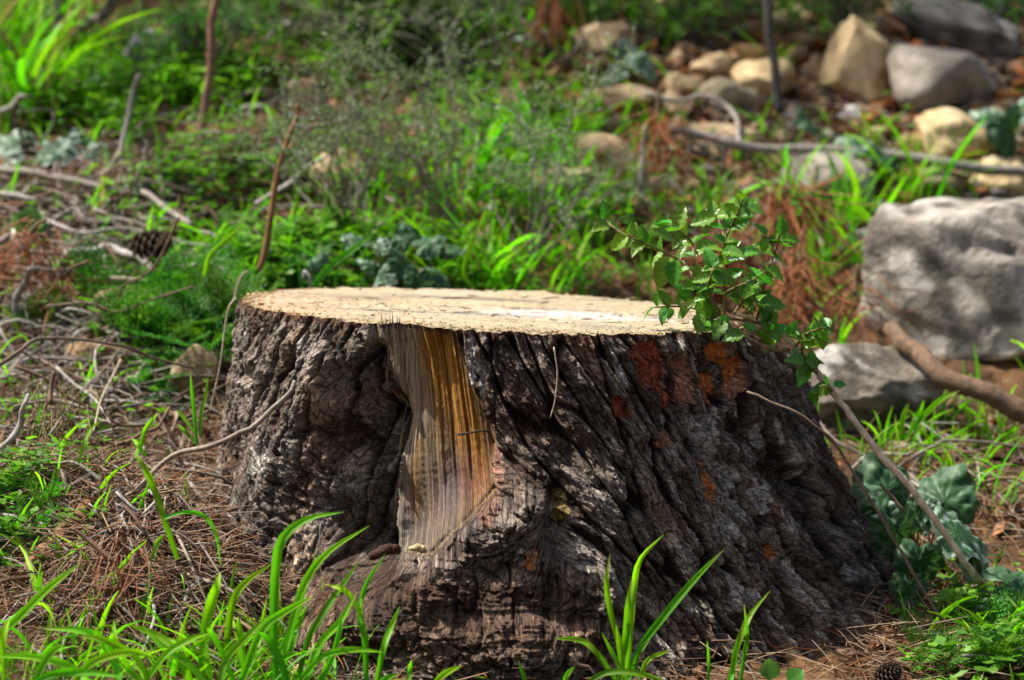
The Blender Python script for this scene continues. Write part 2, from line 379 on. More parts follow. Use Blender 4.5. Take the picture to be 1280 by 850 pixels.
    ridg = 1-np.abs(fbm(s/.0085, hh/.07, 14, 4))*2
    fib = fbm(s/.0022, hh/.022, 15, 3)
    fine = fbm(s/.004, hh/.006, 16, 4)
    lump = fbm(s/.05, hh/.08, 19, 3)
    left_m = sstep(math.radians(-112), math.radians(-135), TH)
    amp1 = lerp(lerp(.0105, .0145, sstep(820, 900, px)), .0075, left_m)
    bark_a = amp1*(pl1-.6)+.0042*(id1-.5)+.0026*(pl2-.5)+.0024*(id2-.5)+.0009*pl3+.0010*(id3-.5)+.0008*ridg*lerp(.8, 1.5, left_m)+.0009*fib+.0018*fine+.003*lump
    q1, q2, id5 = worley(ra/.011+.5*fbm(ra*90, rb*90, 33, 2), rb/.0058, 106); e5 = sstep(.02, .2, q2-q1)
    fineb = fbm(ra/.005, rb/.004, 34, 4)
    bark_b = .0045*(e4-.5)+.0050*(id4-.5)+.0020*e5+.0022*(id5-.5)+.0030*fineb+.004*fbm(ra/.05, rb/.03, 35, 3)
    bark = lerp(bark_a, bark_b, root_m)
    OR = (.78, .27, .08); RD = (.46, .13, .06); WH = (.50, .46, .42); PK = (.62, .31, .19)
    PATCHES = ((890, 440, 15, 14, OR), (917, 482, 12, 34, PK, .15), (914, 462, 9, 16, OR), (857, 478, 10, 30, PK, .1), (880, 486, 8, 22, OR, .2), (812, 455, 17, 30, RD, .1), (800, 440, 14, 12, RD), (836, 500, 12, 12, RD),
              (884, 602, 7, 26, OR, .05), (830, 548, 8, 11, PK), (963, 690, 8, 10, OR, .2), (776, 508, 9, 16, RD, .4), (665, 690, 8, 8, PK), (660, 700, 6, 8, OR), (770, 452, 5, 34, WH, .3), (590, 455, 4, 38, WH, .05),
              (908, 595, 9, 16, WH, .3), (880, 540, 9, 26, WH, .1), (903, 655, 9, 16, WH, .5), (925, 640, 7, 12, WH, .4), (948, 625, 10, 18, WH, .2), (350, 578, 14, 13, (.46, .42, .36)), (620, 590, 10, 34, (.30, .16, .11), .0), (612, 630, 14, 18, (.26, .14, .1)),
              (912, 735, 7, 30, WH, .3), (936, 745, 5, 10, WH, .4), (1085, 770, 16, 14, (.3, .27, .24)), (1040, 770, 16, 10, (.26, .22, .18)), (700, 630, 10, 20, (.26, .19, .06)), (480, 580, 6, 60, (.16, .04, .022), 0, .8), (478, 520, 5, 30, (.2, .05, .028), .1, .8), (862, 790, 30, 18, (.13, .05, .025), 0, .6))
    pnz = fbm(px/7, py/16, 91, 3)
    def pmask(cx, cy, rx, ry, slant=0):
        x = px-cx-slant*(py-cy); d = ((np.abs(x)/rx)**3+(np.abs(py-cy)/ry)**3)**(1/3)+.40*pnz
        return sstep(1.0, .96, d)
    flatm = np.zeros_like(TH)
    for a in PATCHES[:13]: flatm = np.maximum(flatm, pmask(a[0], a[1], a[2], a[3], a[5] if len(a) > 5 else 0)*front)
    bark = lerp(bark, bark*.15-.0025, flatm)
    # flaking scales: small terraces
    flk = fbm(s/.009+4, hh/.016, 17, 4); bark = bark+lerp(.0014, .0006, left_m)*np.floor(flk*6)+.0008*np.floor(fbm(s/.005, hh/.007, 18, 3)*4)
    h = h0; rim = sstep(0, .012, h)
    sg = (TH-.55*h)*.30+.004*fbm(TH*4, h*6, 43, 2); grain = fbm(sg/.0022+.2, h/.5, 41, 4); broad = fbm(sg/.012, h/.6, 42, 3)
    split = np.exp(-(fbm(sg/.012+3, h/.9, 45, 1)/.16)**2)
    scar_d = -.0022*split-.010-.012*np.sin(np.clip((sin_)/70, 0, 1)*np.pi/2)+.0060*broad+.0020*grain+.0007*fine
    scar_d = scar_d+.010*np.exp(-((px-478-(py-400)*.06)/12)**2)
    D += lerp(bark*lerp(.55, 1, rim), scar_d, sm)
    nrm = np.stack([ct/RX**2*RX, st/RY**2*RY, .28*sstep(.05, .35, h)+0*ct], -1); nrm /= np.linalg.norm(nrm, axis=-1)[..., None]
    P = P+nrm*D[..., None]
    # keep the rim at the saw cut
    P[0, :, 2] = ztop[0]+.0016*fbm(th*45, th*0, 73, 4)-.0025*sstep(.35, .55, fbm(th*14, th*0+5, 74, 3))
    # ---- surface colours, plus shade painted into the cracks and right flank
    def c3(*c): return np.array(c)
    plate = lerp(c3(.13, .082, .052), c3(.44, .38, .325), (np.clip(.5+.9*fbm(s/.03, hh/.05, 61, 3)+.35*(id2-.5), 0, 1))[..., None])
    fiss = lerp(c3(.014, .008, .0055), c3(.045, .018, .009), np.clip(.5+fbm(s/.02, hh/.03, 62, 3), 0, 1)[..., None])  # dark inner bark, deepened to paint shade into the fissures
    m = np.clip(.85*pl1+.22*pl2-.30+.45*fine+.35*(id2-.5)+.5*(id1-.5)+.2*(id3-.5), 0, 1); m = lerp(m, np.clip(.05+.4*e4+.25*e5+.5*fineb+.5*(id4-.5), 0, 1), root_m*.8)
    C = lerp(fiss, plate, m[..., None])*c3(.98, .97, .94)
    warm = sstep(.05, .5, fbm(s/.06+7, hh/.09, 63, 3))[..., None]; C = lerp(C, C*c3(1.16, .95, .80), warm)
    rootgrey = sstep(.1, .5, root_m)[..., None]; C = lerp(C, C*c3(1.05, 1.05, 1.08), rootgrey)
    flank_shade = sstep(820, 1000, px)*front; C = C*lerp(1, .72, flank_shade)[..., None]             # shade of the right flank painted into the bark colour
    # pale lichen flecks on plates
    fx1, fx2, fid = worley(s/.010+8, hh/.036, 105)
    lich = (sstep(.40, .34, fx1+.2*fine)*(fid > .80)*pl1*sstep(560, 860, px)*front)+(sstep(.36, .26, fx1+.2*fine)*(fid > .955)*pl1)
    C = lerp(C, c3(.52, .48, .43), np.clip(lich, 0, 1)[..., None]*.85)
    def patch(cx, cy, rx, ry, col, slant=0, k=1.0):
        nonlocal C
        w = pmask(cx, cy, rx, ry, slant)
        C = lerp(C, np.array(col)*(1+.35*fine[..., None]), (w*front*k)[..., None])
    for a in PATCHES: patch(*a)
    # bare wood colours: weathered grey-brown, ochre streaks, a bluish stain low down
    gw = np.clip(.5+.9*grain, 0, 1)[..., None]
    W = lerp(c3(.16, .10, .05), c3(.40, .28, .15), gw)
    gl = sstep(545, 500, px+.12*(py-540)+25*broad)[..., None]; W = lerp(W, lerp(c3(.17, .13, .085), c3(.42, .35, .25), gw), gl*.8); W = lerp(W, c3(.05, .03, .018), split[..., None]*.28)
    ochre = np.exp(-(poly_d(px, py, [(538, 440), (556, 480), (575, 530), (590, 570)])/27)**2)+.9*np.exp(-(poly_d(px, py, [(548, 420), (566, 470)])/8)**2)+.5*np.exp(-(poly_d(px, py, [(515, 560), (508, 640)])/9)**2)
    ochre = np.clip(1.25*ochre*(1+.7*broad+.3*grain), 0, 1)[..., None]; W = lerp(W, lerp(c3(.42, .17, .015), c3(.62, .29, .03), gw), ochre)
    rust = np.clip(np.exp(-(np.hypot((px-585)/26, (py-598)/40))**2)+.6*np.exp(-(np.hypot((px-545)/10, (py-640)/34))**2), 0, 1)*np.clip(1+.8*grain, 0, 1); W = lerp(W, c3(.30, .085, .03), rust[..., None]*.9)
    blue = np.clip(np.exp(-(np.hypot((px-556)/22, (py-620)/44))**2)+np.exp(-(np.hypot((px-500)/10, (py-650)/30))**2)+.7*np.exp(-(np.hypot((px-530)/24, (py-670)/22))**2), 0, 1); W = lerp(W, c3(.27, .235, .245), blue[..., None]*.65)
    crumb = (vnoise(px/2.6, py/2.6, 44) > .62)[..., None]; W = lerp(W, c3(.42, .35, .2), crumb*.55)
    C = np.where(scar[..., None], W, C)
    camb = sstep(.0075, .003, h+.004*fine+.003*vnoise(TH*60, h*90, 75))*(1-.6*right); C = lerp(C, c3(.15, .075, .04)*(1+.5*fine[..., None]), camb[..., None]*.85)
    C = C*np.where(scar, 1.3, 2.3)[..., None]
    # ---- split into the bark mantle and the bare wood
    root = thing('tree_stump', 'large sawn pine stump with dark furrowed bark and a pale flat top', 'stump', (SC[0], SC[1], 0))
    idx = np.arange(nr*nth).reshape(nr, nth); nx = np.roll(idx, -1, 1)
    F = np.stack([idx[:-1], idx[1:], nx[1:], nx[:-1]], -1).reshape(-1, 4)
    sc = scar.reshape(-1)[F].sum(1) >= 2
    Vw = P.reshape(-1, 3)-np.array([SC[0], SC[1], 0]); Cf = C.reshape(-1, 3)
    rsel = root_m+.25*fbm(px/12, py/12, 57, 3) > .45
    ST = np.stack([np.where(scar, sg, np.where(rsel, rb*1.1+.3, s)), np.where(scar, h, np.where(rsel, ra, hh)), 0*s], -1).reshape(-1, 3)
    def sub(mask, name, mat):
        f = F[mask]; u, inv = np.unique(f, return_inverse=True)
        return link(name, mesh_np(name, Vw[u], inv.reshape(-1, 4), mat, Cf[u], st=ST[u]), root)
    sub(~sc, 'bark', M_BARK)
    b = sub(sc, 'bare_wood', M_TORN); b['label'] = 'bark-free strip of torn ochre and grey wood fibres'
    # ---- the sawn face
    k = 64; rr = np.linspace(0, 1, k); rimP = P[0]-np.array([SC[0], SC[1], 0])
    X = rr[:, None]*rimP[None, :, 0]*.999; Y = rr[:, None]*rimP[None, :, 1]*.999
    ZP = top_plane(X+SC[0], Y+SC[1]); dz = rimP[None, :, 2]-.0006-top_plane(X[-1:]+SC[0], Y[-1:]+SC[1])
    w = sstep(.80, 1, rr)[:, None]
    saw = fbm(X*9+Y*2, Y*210+X*10, 201, 4); gr = fbm(X*160, Y*160, 202, 3); tear = sstep(.25, .5, fbm(X*22, Y*60, 203, 3))
    ZZ = ZP+dz*w+(.0014*saw+.0016*gr+.0012*tear*fbm(X*300, Y*300, 204, 2)+.003*fbm(X*5, Y*7, 205, 3))*sstep(1, .97, rr)[:, None]
    V2 = np.stack([X, Y, ZZ], -1)
    rad = np.hypot(X-.03, Y*1.08)+.008*fbm(X*8, Y*8, 206, 3)
    rings = .5+.5*np.sin(rad*2*np.pi/.021+2*fbm(rad*30, rad*0, 213, 2)); ringv = (np.clip(.75*rings+.35*(.5+.5*fbm(rad*90, rad*0, 207, 2)), 0, 1))[..., None]
    base = lerp(c3(.29, .235, .165), c3(.43, .37, .28), ringv)
    yel = (np.clip(.5+.9*fbm(X*14, Y*14, 208, 4), 0, 1))[..., None]; base = lerp(base, c3(.48, .36, .18), yel*.5)
    gs = np.clip(sstep(-.05, .3, fbm(X*6+1.3, Y*30+X*3, 209, 4))*np.exp(-((X+.01)/.21)**2-((Y+.02)/.2)**2)*1.5, 0, 1)[..., None]; base = lerp(base, c3(.17, .15, .125), gs*1.0)
    pink = np.clip(sstep(-.12, -.25, X)*(1-sstep(-.05, .14, Y)), 0, 1)[..., None]; base = lerp(base, c3(.52, .33, .235), pink*.6)
    pale = np.exp(-((X-.06)/.10)**2-((Y+.06)/.05)**2)[..., None]; base = lerp(base, c3(.56, .51, .48), np.clip(pale*.95, 0, 1))
    dk = (sstep(.12, .34, fbm(X*16+4, Y*45, 210, 4)))[..., None]; base = lerp(base, c3(.26, .19, .11), dk*.35)
    for ca, cl, cw in ((.2, .2, .0022), (1.5, .15, .0018), (2.75, .22, .0022), (3.7, .17, .002), (5.2, .12, .0016)):
        ang = np.arctan2(Y, X-.03)+.12*fbm(rad*25, rad*0+ca, 214, 2); dd = np.abs(np.angle(np.exp(1j*(ang-ca))))*rad
        base = lerp(base, c3(.10, .065, .04), (np.exp(-(dd/cw/2)**2)*(rad < cl))[..., None]*.4)
    edge = sstep(.955, .985, rr[:, None]+.012*fbm(X*40, Y*40, 211, 2))[..., None]; base = lerp(base, c3(.16, .085, .045), edge*(.25+.75*(X < -.2)[..., None])); base = lerp(base, lerp(c3(.05, .025, .015), c3(.14, .07, .04), yel), sstep(.195, .225, X+.02*fbm(X*30, Y*30, 212, 3)-.05*(Y > 0)*0)[..., None]*(rr[:, None] > .6)[..., None])
    i2 = np.arange(k*nth).reshape(k, nth); n2 = np.roll(i2, -1, 1)
    F2 = np.stack([i2[1:-1], n2[1:-1], n2[2:], i2[2:]], -1).reshape(-1, 4); T2 = np.stack([np.zeros(nth, int), i2[1], n2[1]], -1)
    T2 = T2[:, [0, 1, 2]]
    link('sawn_face', mesh_np('sawn_face', V2.reshape(-1, 3), [F2, T2], M_CUT, base.reshape(-1, 3)), root)['label'] = 'pale flat sawn top with grey saw streaks'
    # ---- splinters left standing at the torn hinge, and crumbs of sawdust
    for q in np.linspace(468, 512, 17):
        i = int(np.argmin(np.abs(px[0, :1060]-q))); e_ = math.exp(-((q-484)/8)**2); hgt = .019*e_*random.uniform(.45, 1.1); wd = random.uniform(.0012, .0026); r1 = random.randrange(50, 190)
        tq = th[i]; out_ = np.array([math.cos(tq), math.sin(tq), 0]); tan = np.array([-math.sin(tq), math.cos(tq), 0]); o0 = np.array([SC[0], SC[1], 0])
        Pp = np.array([P[k_, i+int(k_*.06)]-o0 for k_ in np.linspace(r1, 4, 9).astype(int)])-out_*wd*.55; tip = P[0, i]-o0-out_*.002+tan*random.uniform(-.003, .001)+np.array([0, 0, hgt])
        Pp = np.vstack([Pp, tip]); mb = MB(); add_tube(mb, Pp, np.array([.1, .6, .9, 1, 1, 1, .95, .85, .7, .12])*wd, 6, np.array([.30, .225, .14])*random.uniform(.7, 1.25))
        link('splinter', mb.mesh('splinter', M_WOOD, True), b)
    return P, th, px, py, root
STUMP_P, STUMP_TH, STUMP_PX, STUMP_PY, STUMP = make_stump()
def make_sawdust():
    mb = MB(); T = np.array([[0, 1, 2], [0, 2, 3], [0, 3, 1], [1, 3, 2]])
    rim = STUMP_P[0]; n = 2600
    for k in range(n):
        q = rim[RNG.integers(0, 1060)] if k % 2 else rim[RNG.integers(0, len(rim))]
        f = 1-abs(RNG.normal(0, .05)) if k < 1500 else math.sqrt(RNG.random())
        f = min(f, .985); x = SC[0]+(q[0]-SC[0])*f; y = SC[1]+(q[1]-SC[1])*f
        if x > .24: continue
        z = float(top_plane(x, y))+.0008; s = RNG.uniform(.0005, .0015)
        V = RNG.normal(0, 1, (4, 3))*s*np.array([1.4, 1, .6])+np.array([x, y, z]); c = np.array([.52, .40, .21])*RNG.uniform(.7, 1.1)
        mb.add(V, T, c)
    o = kind(link('sawdust', mb.mesh('sawdust', M_CUT, False)), 'stuff'); tag(o, 'yellow sawdust crumbs strewn over the sawn stump top', 'sawdust')
make_sawdust()
# ================================================================== rocks
def ico(sub):
    import bmesh
    bm = bmesh.new(); bmesh.ops.create_icosphere(bm, subdivisions=sub, radius=1)
    V = np.array([v.co[:] for v in bm.verts]); F = np.array([[v.index for v in f.verts] for f in bm.faces]); bm.free(); return V, F
_ICO = {4: ico(4), 5: ico(5)}
TAN = ((.36, .25, .14), (.50, .38, .22)); YEL = ((.46, .32, .15), (.62, .48, .27)); GREY = ((.17, .145, .12), (.38, .335, .28)); BRN = ((.20, .12, .065), (.34, .22, .12)); ORG = ((.34, .14, .04), (.46, .26, .11)); WHT = ((.32, .31, .30), (.55, .54, .53)); DGR = ((.09, .085, .08), (.24, .23, .215))
def rock(px, pyb, wpx, hpx, cols, label, seed, tilt=0, depth=.8, sub=5, angular=.5, sink=.42, dD=0.0, spots=.4, group=None):
    """a stone whose foot stands on the ground under pixel (px, pyb)"""
    D = float(hitD(px, pyb))+dD; k = pxm(D); w = wpx/k; h = hpx/k
    V, F = _ICO[sub]; V = V.copy(); rg = np.random.default_rng(seed)
    for _ in range(int(12+angular*16)):                 # broken facets
        n = rg.normal(size=3); n /= np.linalg.norm(n); c = rg.uniform(.5, .88)
        d = V@n; V = np.where((d > c)[:, None], V-n*((d-c)*(.8+.2*angular))[:, None], V)
    o_ = rg.uniform(-9, 9, 3)
    V = V*(1+.12*noise3(V+o_, 1.6, seed, 3)+.075*noise3(V+o_, 4.5, seed+3, 4))[:, None]
    rd = np.abs(noise3(V+o_, 3.2, seed+31, 3)); V = V*(1-(.04 if wpx > 200 else .08)*np.exp(-(rd/.06)**2))[:, None]
    fine = noise3(V+o_, 9, seed+5, 4); V = V*(1+.045*fine)[:, None]
    mn, mx = V.min(0), V.max(0); V = (V-(mn+mx)/2)/((mx-mn)/2)
    V = V*np.array([w/2, w/2*depth, h/2*(1+sink)])
    ca, sa = math.cos(math.radians(tilt)), math.sin(math.radians(tilt))
    V = np.stack([V[:, 0]*ca-V[:, 2]*sa, V[:, 1], V[:, 0]*sa+V[:, 2]*ca], 1)
    V[:, 2] += h/2*(1-sink)
    t = np.clip(.5+1.1*noise3(V*3/w+o_, 1.3, seed+11, 4)+.6*fine, 0, 1)[:, None]
    C = lerp(np.array(cols[0])*.8, np.array(cols[1])*1.1, t)
    sp = sstep(.12, .35, noise3(V*3/w+o_, 3.5, seed+17, 4))[:, None]; C = lerp(C, np.array([.07, .065, .05]), sp*spots)
    sp = sstep(.18, .4, noise3(V*3/w-o_, 2.6, seed+23, 4))[:, None]; C = lerp(C, np.array([.6, .57, .52]), sp*spots*.7)
    p = at(px, pyb, D); z = float(G(p.x, p.y))
    o = link('rock' if wpx > 45 else 'stone', mesh_np('rock', V, F, M_ROCK, C), loc=(p.x, p.y+w*depth*.35, z))
    return tag(o, label, 'rock' if wpx > 45 else 'stone', group)
rock(1252, 512, 345, 205, ((.24, .21, .175), (.46, .42, .36)), 'big mottled grey boulder beside the thick brown branch', 1, 6, .7, 5, .3, .3, dD=.13, spots=.85)
rock(1088, 558, 205, 124, ((.13, .11, .085), (.32, .275, .215)), 'low grey rock in front of the big mottled boulder', 2, -8, .6, 5, .4, .1, spots=.8)
rock(1080, 132, 92, 104, YEL, 'upright pale yellow sunlit stone under the hanging green bush', 3, -14, .7, 4, .6, .05, spots=.1)
rock(1182, 152, 150, 92, GREY, 'smooth grey rock beside the upright yellow stone', 4, -14, .8, 4, .5, .1, spots=.15)
rock(1210, 75, 190, 72, DGR, 'jagged dark grey ledge above the smooth grey rock', 5, -24, .7, 4, .8, .1, spots=.6)
rock(1160, 26, 70, 44, WHT, 'whitish grey rock lump at the top of the jagged ledge', 6, 10, .8, 4, .6, .1, spots=.3)
rock(908, 148, 92, 46, ((.25, .21, .13), (.36, .31, .2)), 'rounded olive grey cobble left of the sapling stem', 7, 4, .8, 4, .2, .1, spots=.1)
rock(958, 138, 80, 62, YEL, 'round yellow stone directly behind the sapling stem', 8, 8, .8, 4, .3, .1, spots=.1)
rock(893, 108, 66, 40, TAN, 'tan wedge-shaped stone above the olive grey cobble', 9, 18, .8, 4, .6, .1, spots=.1)
rock(772, 147, 110, 38, TAN, 'long tan stone with green leaves growing over it', 10, 4, .8, 4, .4, .1, spots=.2)
rock(840, 156, 66, 34, TAN, 'egg-shaped tan stone beneath the forked grey twig', 11, -6, .8, 4, .1, .1, spots=.1)
rock(1205, 224, 125, 78, YEL, 'tan rock with rusty orange side above the long fallen branch', 12, -16, .8, 4, .6, .1, spots=.2)
rock(1158, 200, 44, 44, ORG, 'small rusty orange stone against the tan rock', 13, 10, .7, 4, .5)
rock(1035, 272, 130, 76, GREY, 'grey boulder half buried below the long fallen branch', 14, 5, .7, 4, .5, .2, spots=.4)
rock(895, 200, 140, 40, TAN, 'flat tan slab behind the bleached forked branch', 15, 0, .7, 4, .5, .2, spots=.25)
rock(760, 225, 96, 56, TAN, 'broad tan stone sunk among grass behind the sprig tip', 16, -8, .8, 4, .4, .25, spots=.2)
rock(806, 212, 70, 26, YEL, 'narrow pale yellow stone left of the rusty needles', 17, 12, .7, 4, .4)
rock(755, 72, 78, 44, TAN, 'tan rock just above the silver grey leaves', 18, 18, .7, 4, .5, .1, spots=.1)
rock(932, 92, 60, 34, ORG, 'orange brown stone above the round yellow stone', 19, 0, .8, 4, .3)
rock(858, 80, 36, 24, ORG, 'small orange stone right of the silver grey leaves', 20, 0, .8, 4, .3)
rock(848, 128, 50, 34, YEL, 'yellow brown stone between the tan wedge and the twig', 21, 20, .8, 4, .4)
rock(1252, 252, 80, 52, YEL, 'pale cream stone at the end of the long fallen branch', 22, -10, .8, 4, .4)
rock(735, 152, 46, 30, BRN, 'dull brown stone at the end of the long tan stone', 23, 0, .8, 4, .4)
rock(1150, 142, 26, 18, TAN, 'pebble-sized tan stone at the foot of the grey rock', 24)
rock(1066, 158, 40, 22, WHT, 'small whitish stone at the foot of the yellow stone', 25)
rock(150, 414, 84, 56, BRN, 'tan leaning rock slab under the bent dry twig', 31, 32, .5, 4, .6, .1, spots=.1)
rock(112, 476, 76, 50, BRN, 'buff rock below the leaning slab among bare twigs', 32, -20, .7, 4, .5, .15, spots=.15)
rock(243, 548, 72, 84, ((.2, .15, .08), (.32, .25, .14)), 'buff ochre rock standing against the stump bark', 33, 6, .5, 4, .4, .1, spots=.2, dD=.05)
rock(176, 92, 60, 56, WHT, 'blurred whitish stone beside the dark hollow', 34, 0, .8, 4, .3, .1, spots=.1)
rock(4, 600, 40, 60, BRN, 'brown stone cut by the frame edge beside the bent stick', 35, 0, .6, 4, .6)
rock(418, 250, 76, 62, TAN, 'dusty pinkish stone behind the grey thorny shrub', 36, 12, .7, 4, .4, .1, spots=.1)
rock(385, 160, 56, 60, BRN, 'brown stone deep behind the grey thorny shrub', 37, 12, .7, 4, .4)
rock(650, 150, 60, 40, TAN, 'sandy stone in the grass under the dark leaf', 38, 0, .7, 4, .4)
rock(1180, 262, 70, 40, BRN, 'brown stone under the long fallen branch', 39, 0, .7, 4, .5)
rock(990, 160, 60, 26, GREY, 'flat grey stone right of the sapling foot', 40, 0, .7, 4, .5)
rock(700, 255, 90, 46, TAN, 'earth-coloured stone in the grass behind the stump', 41, -4, .8, 4, .3, .3, spots=.2)
rock(1018, 110, 50, 30, BRN, 'brown stone between the yellow stones', 42, 10, .8, 4, .5)
rock(1135, 110, 40, 26, ORG, 'small orange stone behind the smooth grey rock', 43, 0, .8, 4, .5)
rock(820, 305, 60, 30, BRN, 'brown stone behind the leafy sprig', 44, 0, .8, 4, .5)
rock(1075, 330, 60, 40, DGR, 'dark grey stone between grass tufts left of the boulder', 45, 0, .8, 4, .5)
# small loose stones and clods too many to name
def small_stones():
    mb = MB(); V0, F0 = ico(1)
    for k in range(1000):
        if k < 800: px, py = (RNG.uniform(700, 1340), RNG.uniform(-40, 260)) if k < 620 else (RNG.uniform(640, 1500), RNG.uniform(-60, 330))
        else: px, py = RNG.uniform(-250, 1500), RNG.uniform(-60, 860)
        p = gpt(px, py)
        if math.hypot((p.x-SC[0])/.36, (p.y-SC[1])/.33) < 1: continue
        s = RNG.uniform(.004, .013) if k > 800 else RNG.uniform(.006, .026)
        V = V0*(1+.25*RNG.normal(size=(len(V0), 1)))*np.array([s, s*.8, s*.6])+np.array([p.x, p.y, p.z+s*.2])
        c = np.array(random.choice((TAN, YEL, GREY, BRN, ORG))[random.randint(0, 1)])*RNG.uniform(.5, 1)
        mb.add(V, F0, c)
    o = kind(link('gravel', mb.mesh('gravel', M_ROCK)), 'stuff'); tag(o, 'loose small stones and clods scattered over the slope', 'gravel')
small_stones()
# ================================================================== sticks, twigs and branches
GR = (.22, .19, .165); GRL = (.36, .33, .30); BR = (.15, .09, .055); DK = (.06, .04, .03); RED = (.19, .085, .05); STRAW = (.42, .31, .19)
def twig(pts, wpx, col, label, mode='g', name='twig', cat='twig', lift=.004, taper=.55, forks=(), n=None, wob=1.0, group=None, sides=8):
    """pts are read off the photograph; mode 'g' lays them on the ground, a number keeps them at that distance, a list gives one distance each"""
    P = []
    for i, q in enumerate(pts):
        x, y = q[:2]
        if mode == 'g': D = float(hitD(x, y)); D = float(hitD(x, y+lift*pxm(D))); P.append(at(x, y, D))
        elif isinstance(mode, (list, tuple)): P.append(at(x, y, mode[i]))
        else: P.append(at(x, y, mode))
    base = P[0].copy(); n = n or max(10, 5*len(P))
    S = spline(P, n); r0 = wpx/2/pxm(P[0].y)
    tt = np.linspace(0, 1, n); R = r0*(1-(1-taper)*tt)*(1+.05*np.sin(tt*23+r0*9e3)+.03*RNG.normal(size=n))
    kn = RNG.normal(0, r0*.8*wob, (max(4, n//4), 3)); S = S+np.stack([np.interp(tt, np.linspace(0, 1, len(kn)), kn[:, a_]) for a_ in range(3)], 1)
    mb = MB(); add_tube(mb, S-np.array(base), R, sides, np.array(col)*RNG.uniform(.85, 1.15))
    fk = []
    for (t, dx, dy, L_) in forks:                      # side shoots, in pixels
        i = int(t*(n-1)); s0 = S[i]; D0 = s0[1]; k = pxm(D0)
        e = s0+np.array([dx*L_/k, RNG.uniform(-.012, .012), -dy*L_/k]); mid = (s0+e)/2+RNG.normal(0, .12, 3)*L_/k*.6
        fk.append((spline([s0, mid, e], 8)-np.array(base), R[i]*np.linspace(.62, .3, 8)))
    if fk:
        root = thing(name, label, cat, base, group); link('stem', mb.mesh('stem', M_TWIG), root)
        for S2, R2 in fk:
            m2 = MB(); add_tube(m2, S2, R2, 6, np.array(col)*RNG.uniform(.8, 1.1)); link('side_shoot', m2.mesh('side_shoot', M_TWIG), root)
        return root
    return tag(link(name, mb.mesh(name, M_TWIG), loc=base), label, cat, group)
B = dict(name='branch', cat='branch')
twig([(-60, 192), (0, 205), (60, 220), (140, 236), (180, 243), (210, 262), (240, 285)], 12, (.25, .21, .185), 'grey fallen branch lying below the pale silvery leaves', lift=.04, forks=((.38, .1, -1, 18), (.6, .5, -.9, 34)), **B)
twig([(78, 321), (120, 316), (143, 313), (164, 328), (200, 334), (239, 336), (270, 334), (300, 343)], 13, GRL, 'bleached crooked branch lying just below the pine cone', lift=.05, **B)
twig([(118, 352), (165, 352), (205, 350), (225, 343), (246, 332)], 8, (.33, .27, .2), 'thin tan twig running into the bleached crooked branch', lift=.045)
twig([(12, 424), (18, 395), (26, 367), (36, 345), (46, 334)], 10, GR, 'short grey stick standing upright under the brown needles', mode=float(hitD(12, 424))-.02, **B)
twig([(0, 300), (14, 296), (28, 308), (62, 318), (100, 322)], 9, GR, 'grey stick passing under the fan of rusty needles', lift=.04)
twig([(-20, 470), (0, 455), (24, 437), (50, 422), (110, 428), (170, 438), (205, 450), (243, 460)], 6, (.14, .10, .075), 'long thin dark twig arching over the buff rocks', mode=[2.62, 2.62, 2.62, 2.64, 2.66, 2.68, 2.7, 2.72], forks=((.3, .6, .6, 30), (.62, .5, -.7, 25)))
twig([(14, 455), (58, 476), (100, 500), (128, 518), (152, 530), (182, 532)], 5, BR, 'thin brown twig slanting down below the long dark twig', mode=[2.58, 2.58, 2.58, 2.58, 2.58, 2.6])
twig([(8, 562), (60, 560), (100, 558), (140, 556), (168, 550), (192, 535), (216, 511)], 7, (.19, .12, .075), 'smooth brown stick curving up towards the buff ochre rock', mode=[2.5, 2.5, 2.5, 2.51, 2.52, 2.54, 2.56])
twig([(4, 566), (20, 548), (28, 520), (31, 504), (36, 489)], 9, GRL, 'short pale bent stick at the frame edge', mode=2.47)
twig([(372, 478), (360, 495), (345, 511), (322, 531), (300, 543), (270, 555), (240, 563), (216, 570), (190, 591), (164, 618), (143, 640), (118, 650)], 6.2, (.25, .205, .16), 'pale grey curved twig leaning on the left of the stump', mode=[2.335, 2.325, 2.315, 2.31, 2.305, 2.31, 2.32, 2.33, 2.32, 2.31, 2.30, 2.30], taper=1.1, forks=((.35, -.5, .8, 20),))
twig([(208, 570), (180, 566), (153, 567), (132, 574), (119, 587), (108, 611), (102, 650)], 6.5, GR, 'hooked grey twig next to the pale curved twig', lift=.022)
twig([(108, 664), (135, 656), (160, 652), (201, 647)], 7, GR, 'short straight grey twig below the hooked twig', lift=.012)
twig([(96, 660), (120, 672), (143, 686), (191, 714), (220, 725), (246, 727), (272, 721)], 7, GR, 'long grey twig sagging across the needle litter', lift=.02, forks=((.3, .3, .9, 26), (.55, .8, -.5, 30), (.5, .6, .6, 25)))
twig([(246, 727), (236, 750), (226, 780), (222, 820)], 7, (.26, .235, .22), 'grey stick pointing down towards the grass clump', lift=.02)
twig([(222, 660), (242, 680), (254, 690), (253, 708), (246, 727)], 5, (.24, .17, .13), 'thin curled tan twig above the grey stick', lift=.018)
twig([(40, 245), (70, 262), (110, 272), (150, 280), (200, 276)], 5, GR, 'thin wavy twig below the grey fallen branch', lift=.03)
twig([(42, 298), (58, 282), (72, 268), (90, 262), (108, 270), (146, 276)], 8, GR, 'crooked grey stick behind the fan of rusty needles', lift=.045)
twig([(175, 95), (165, 120), (158, 150), (150, 185), (135, 205), (112, 230), (88, 258)], 6.5, (.23, .205, .185), 'bent grey twig crossing over the fallen branch', mode=[3.5, 3.5, 3.48, 3.45, 3.42, 3.38, 3.32], taper=1.1)
twig([(38, 120), (22, 130), (18, 150), (30, 172), (52, 200), (58, 206)], 5, DK, 'thin dark hooked twig in front of the silvery leaves', mode=3.5)
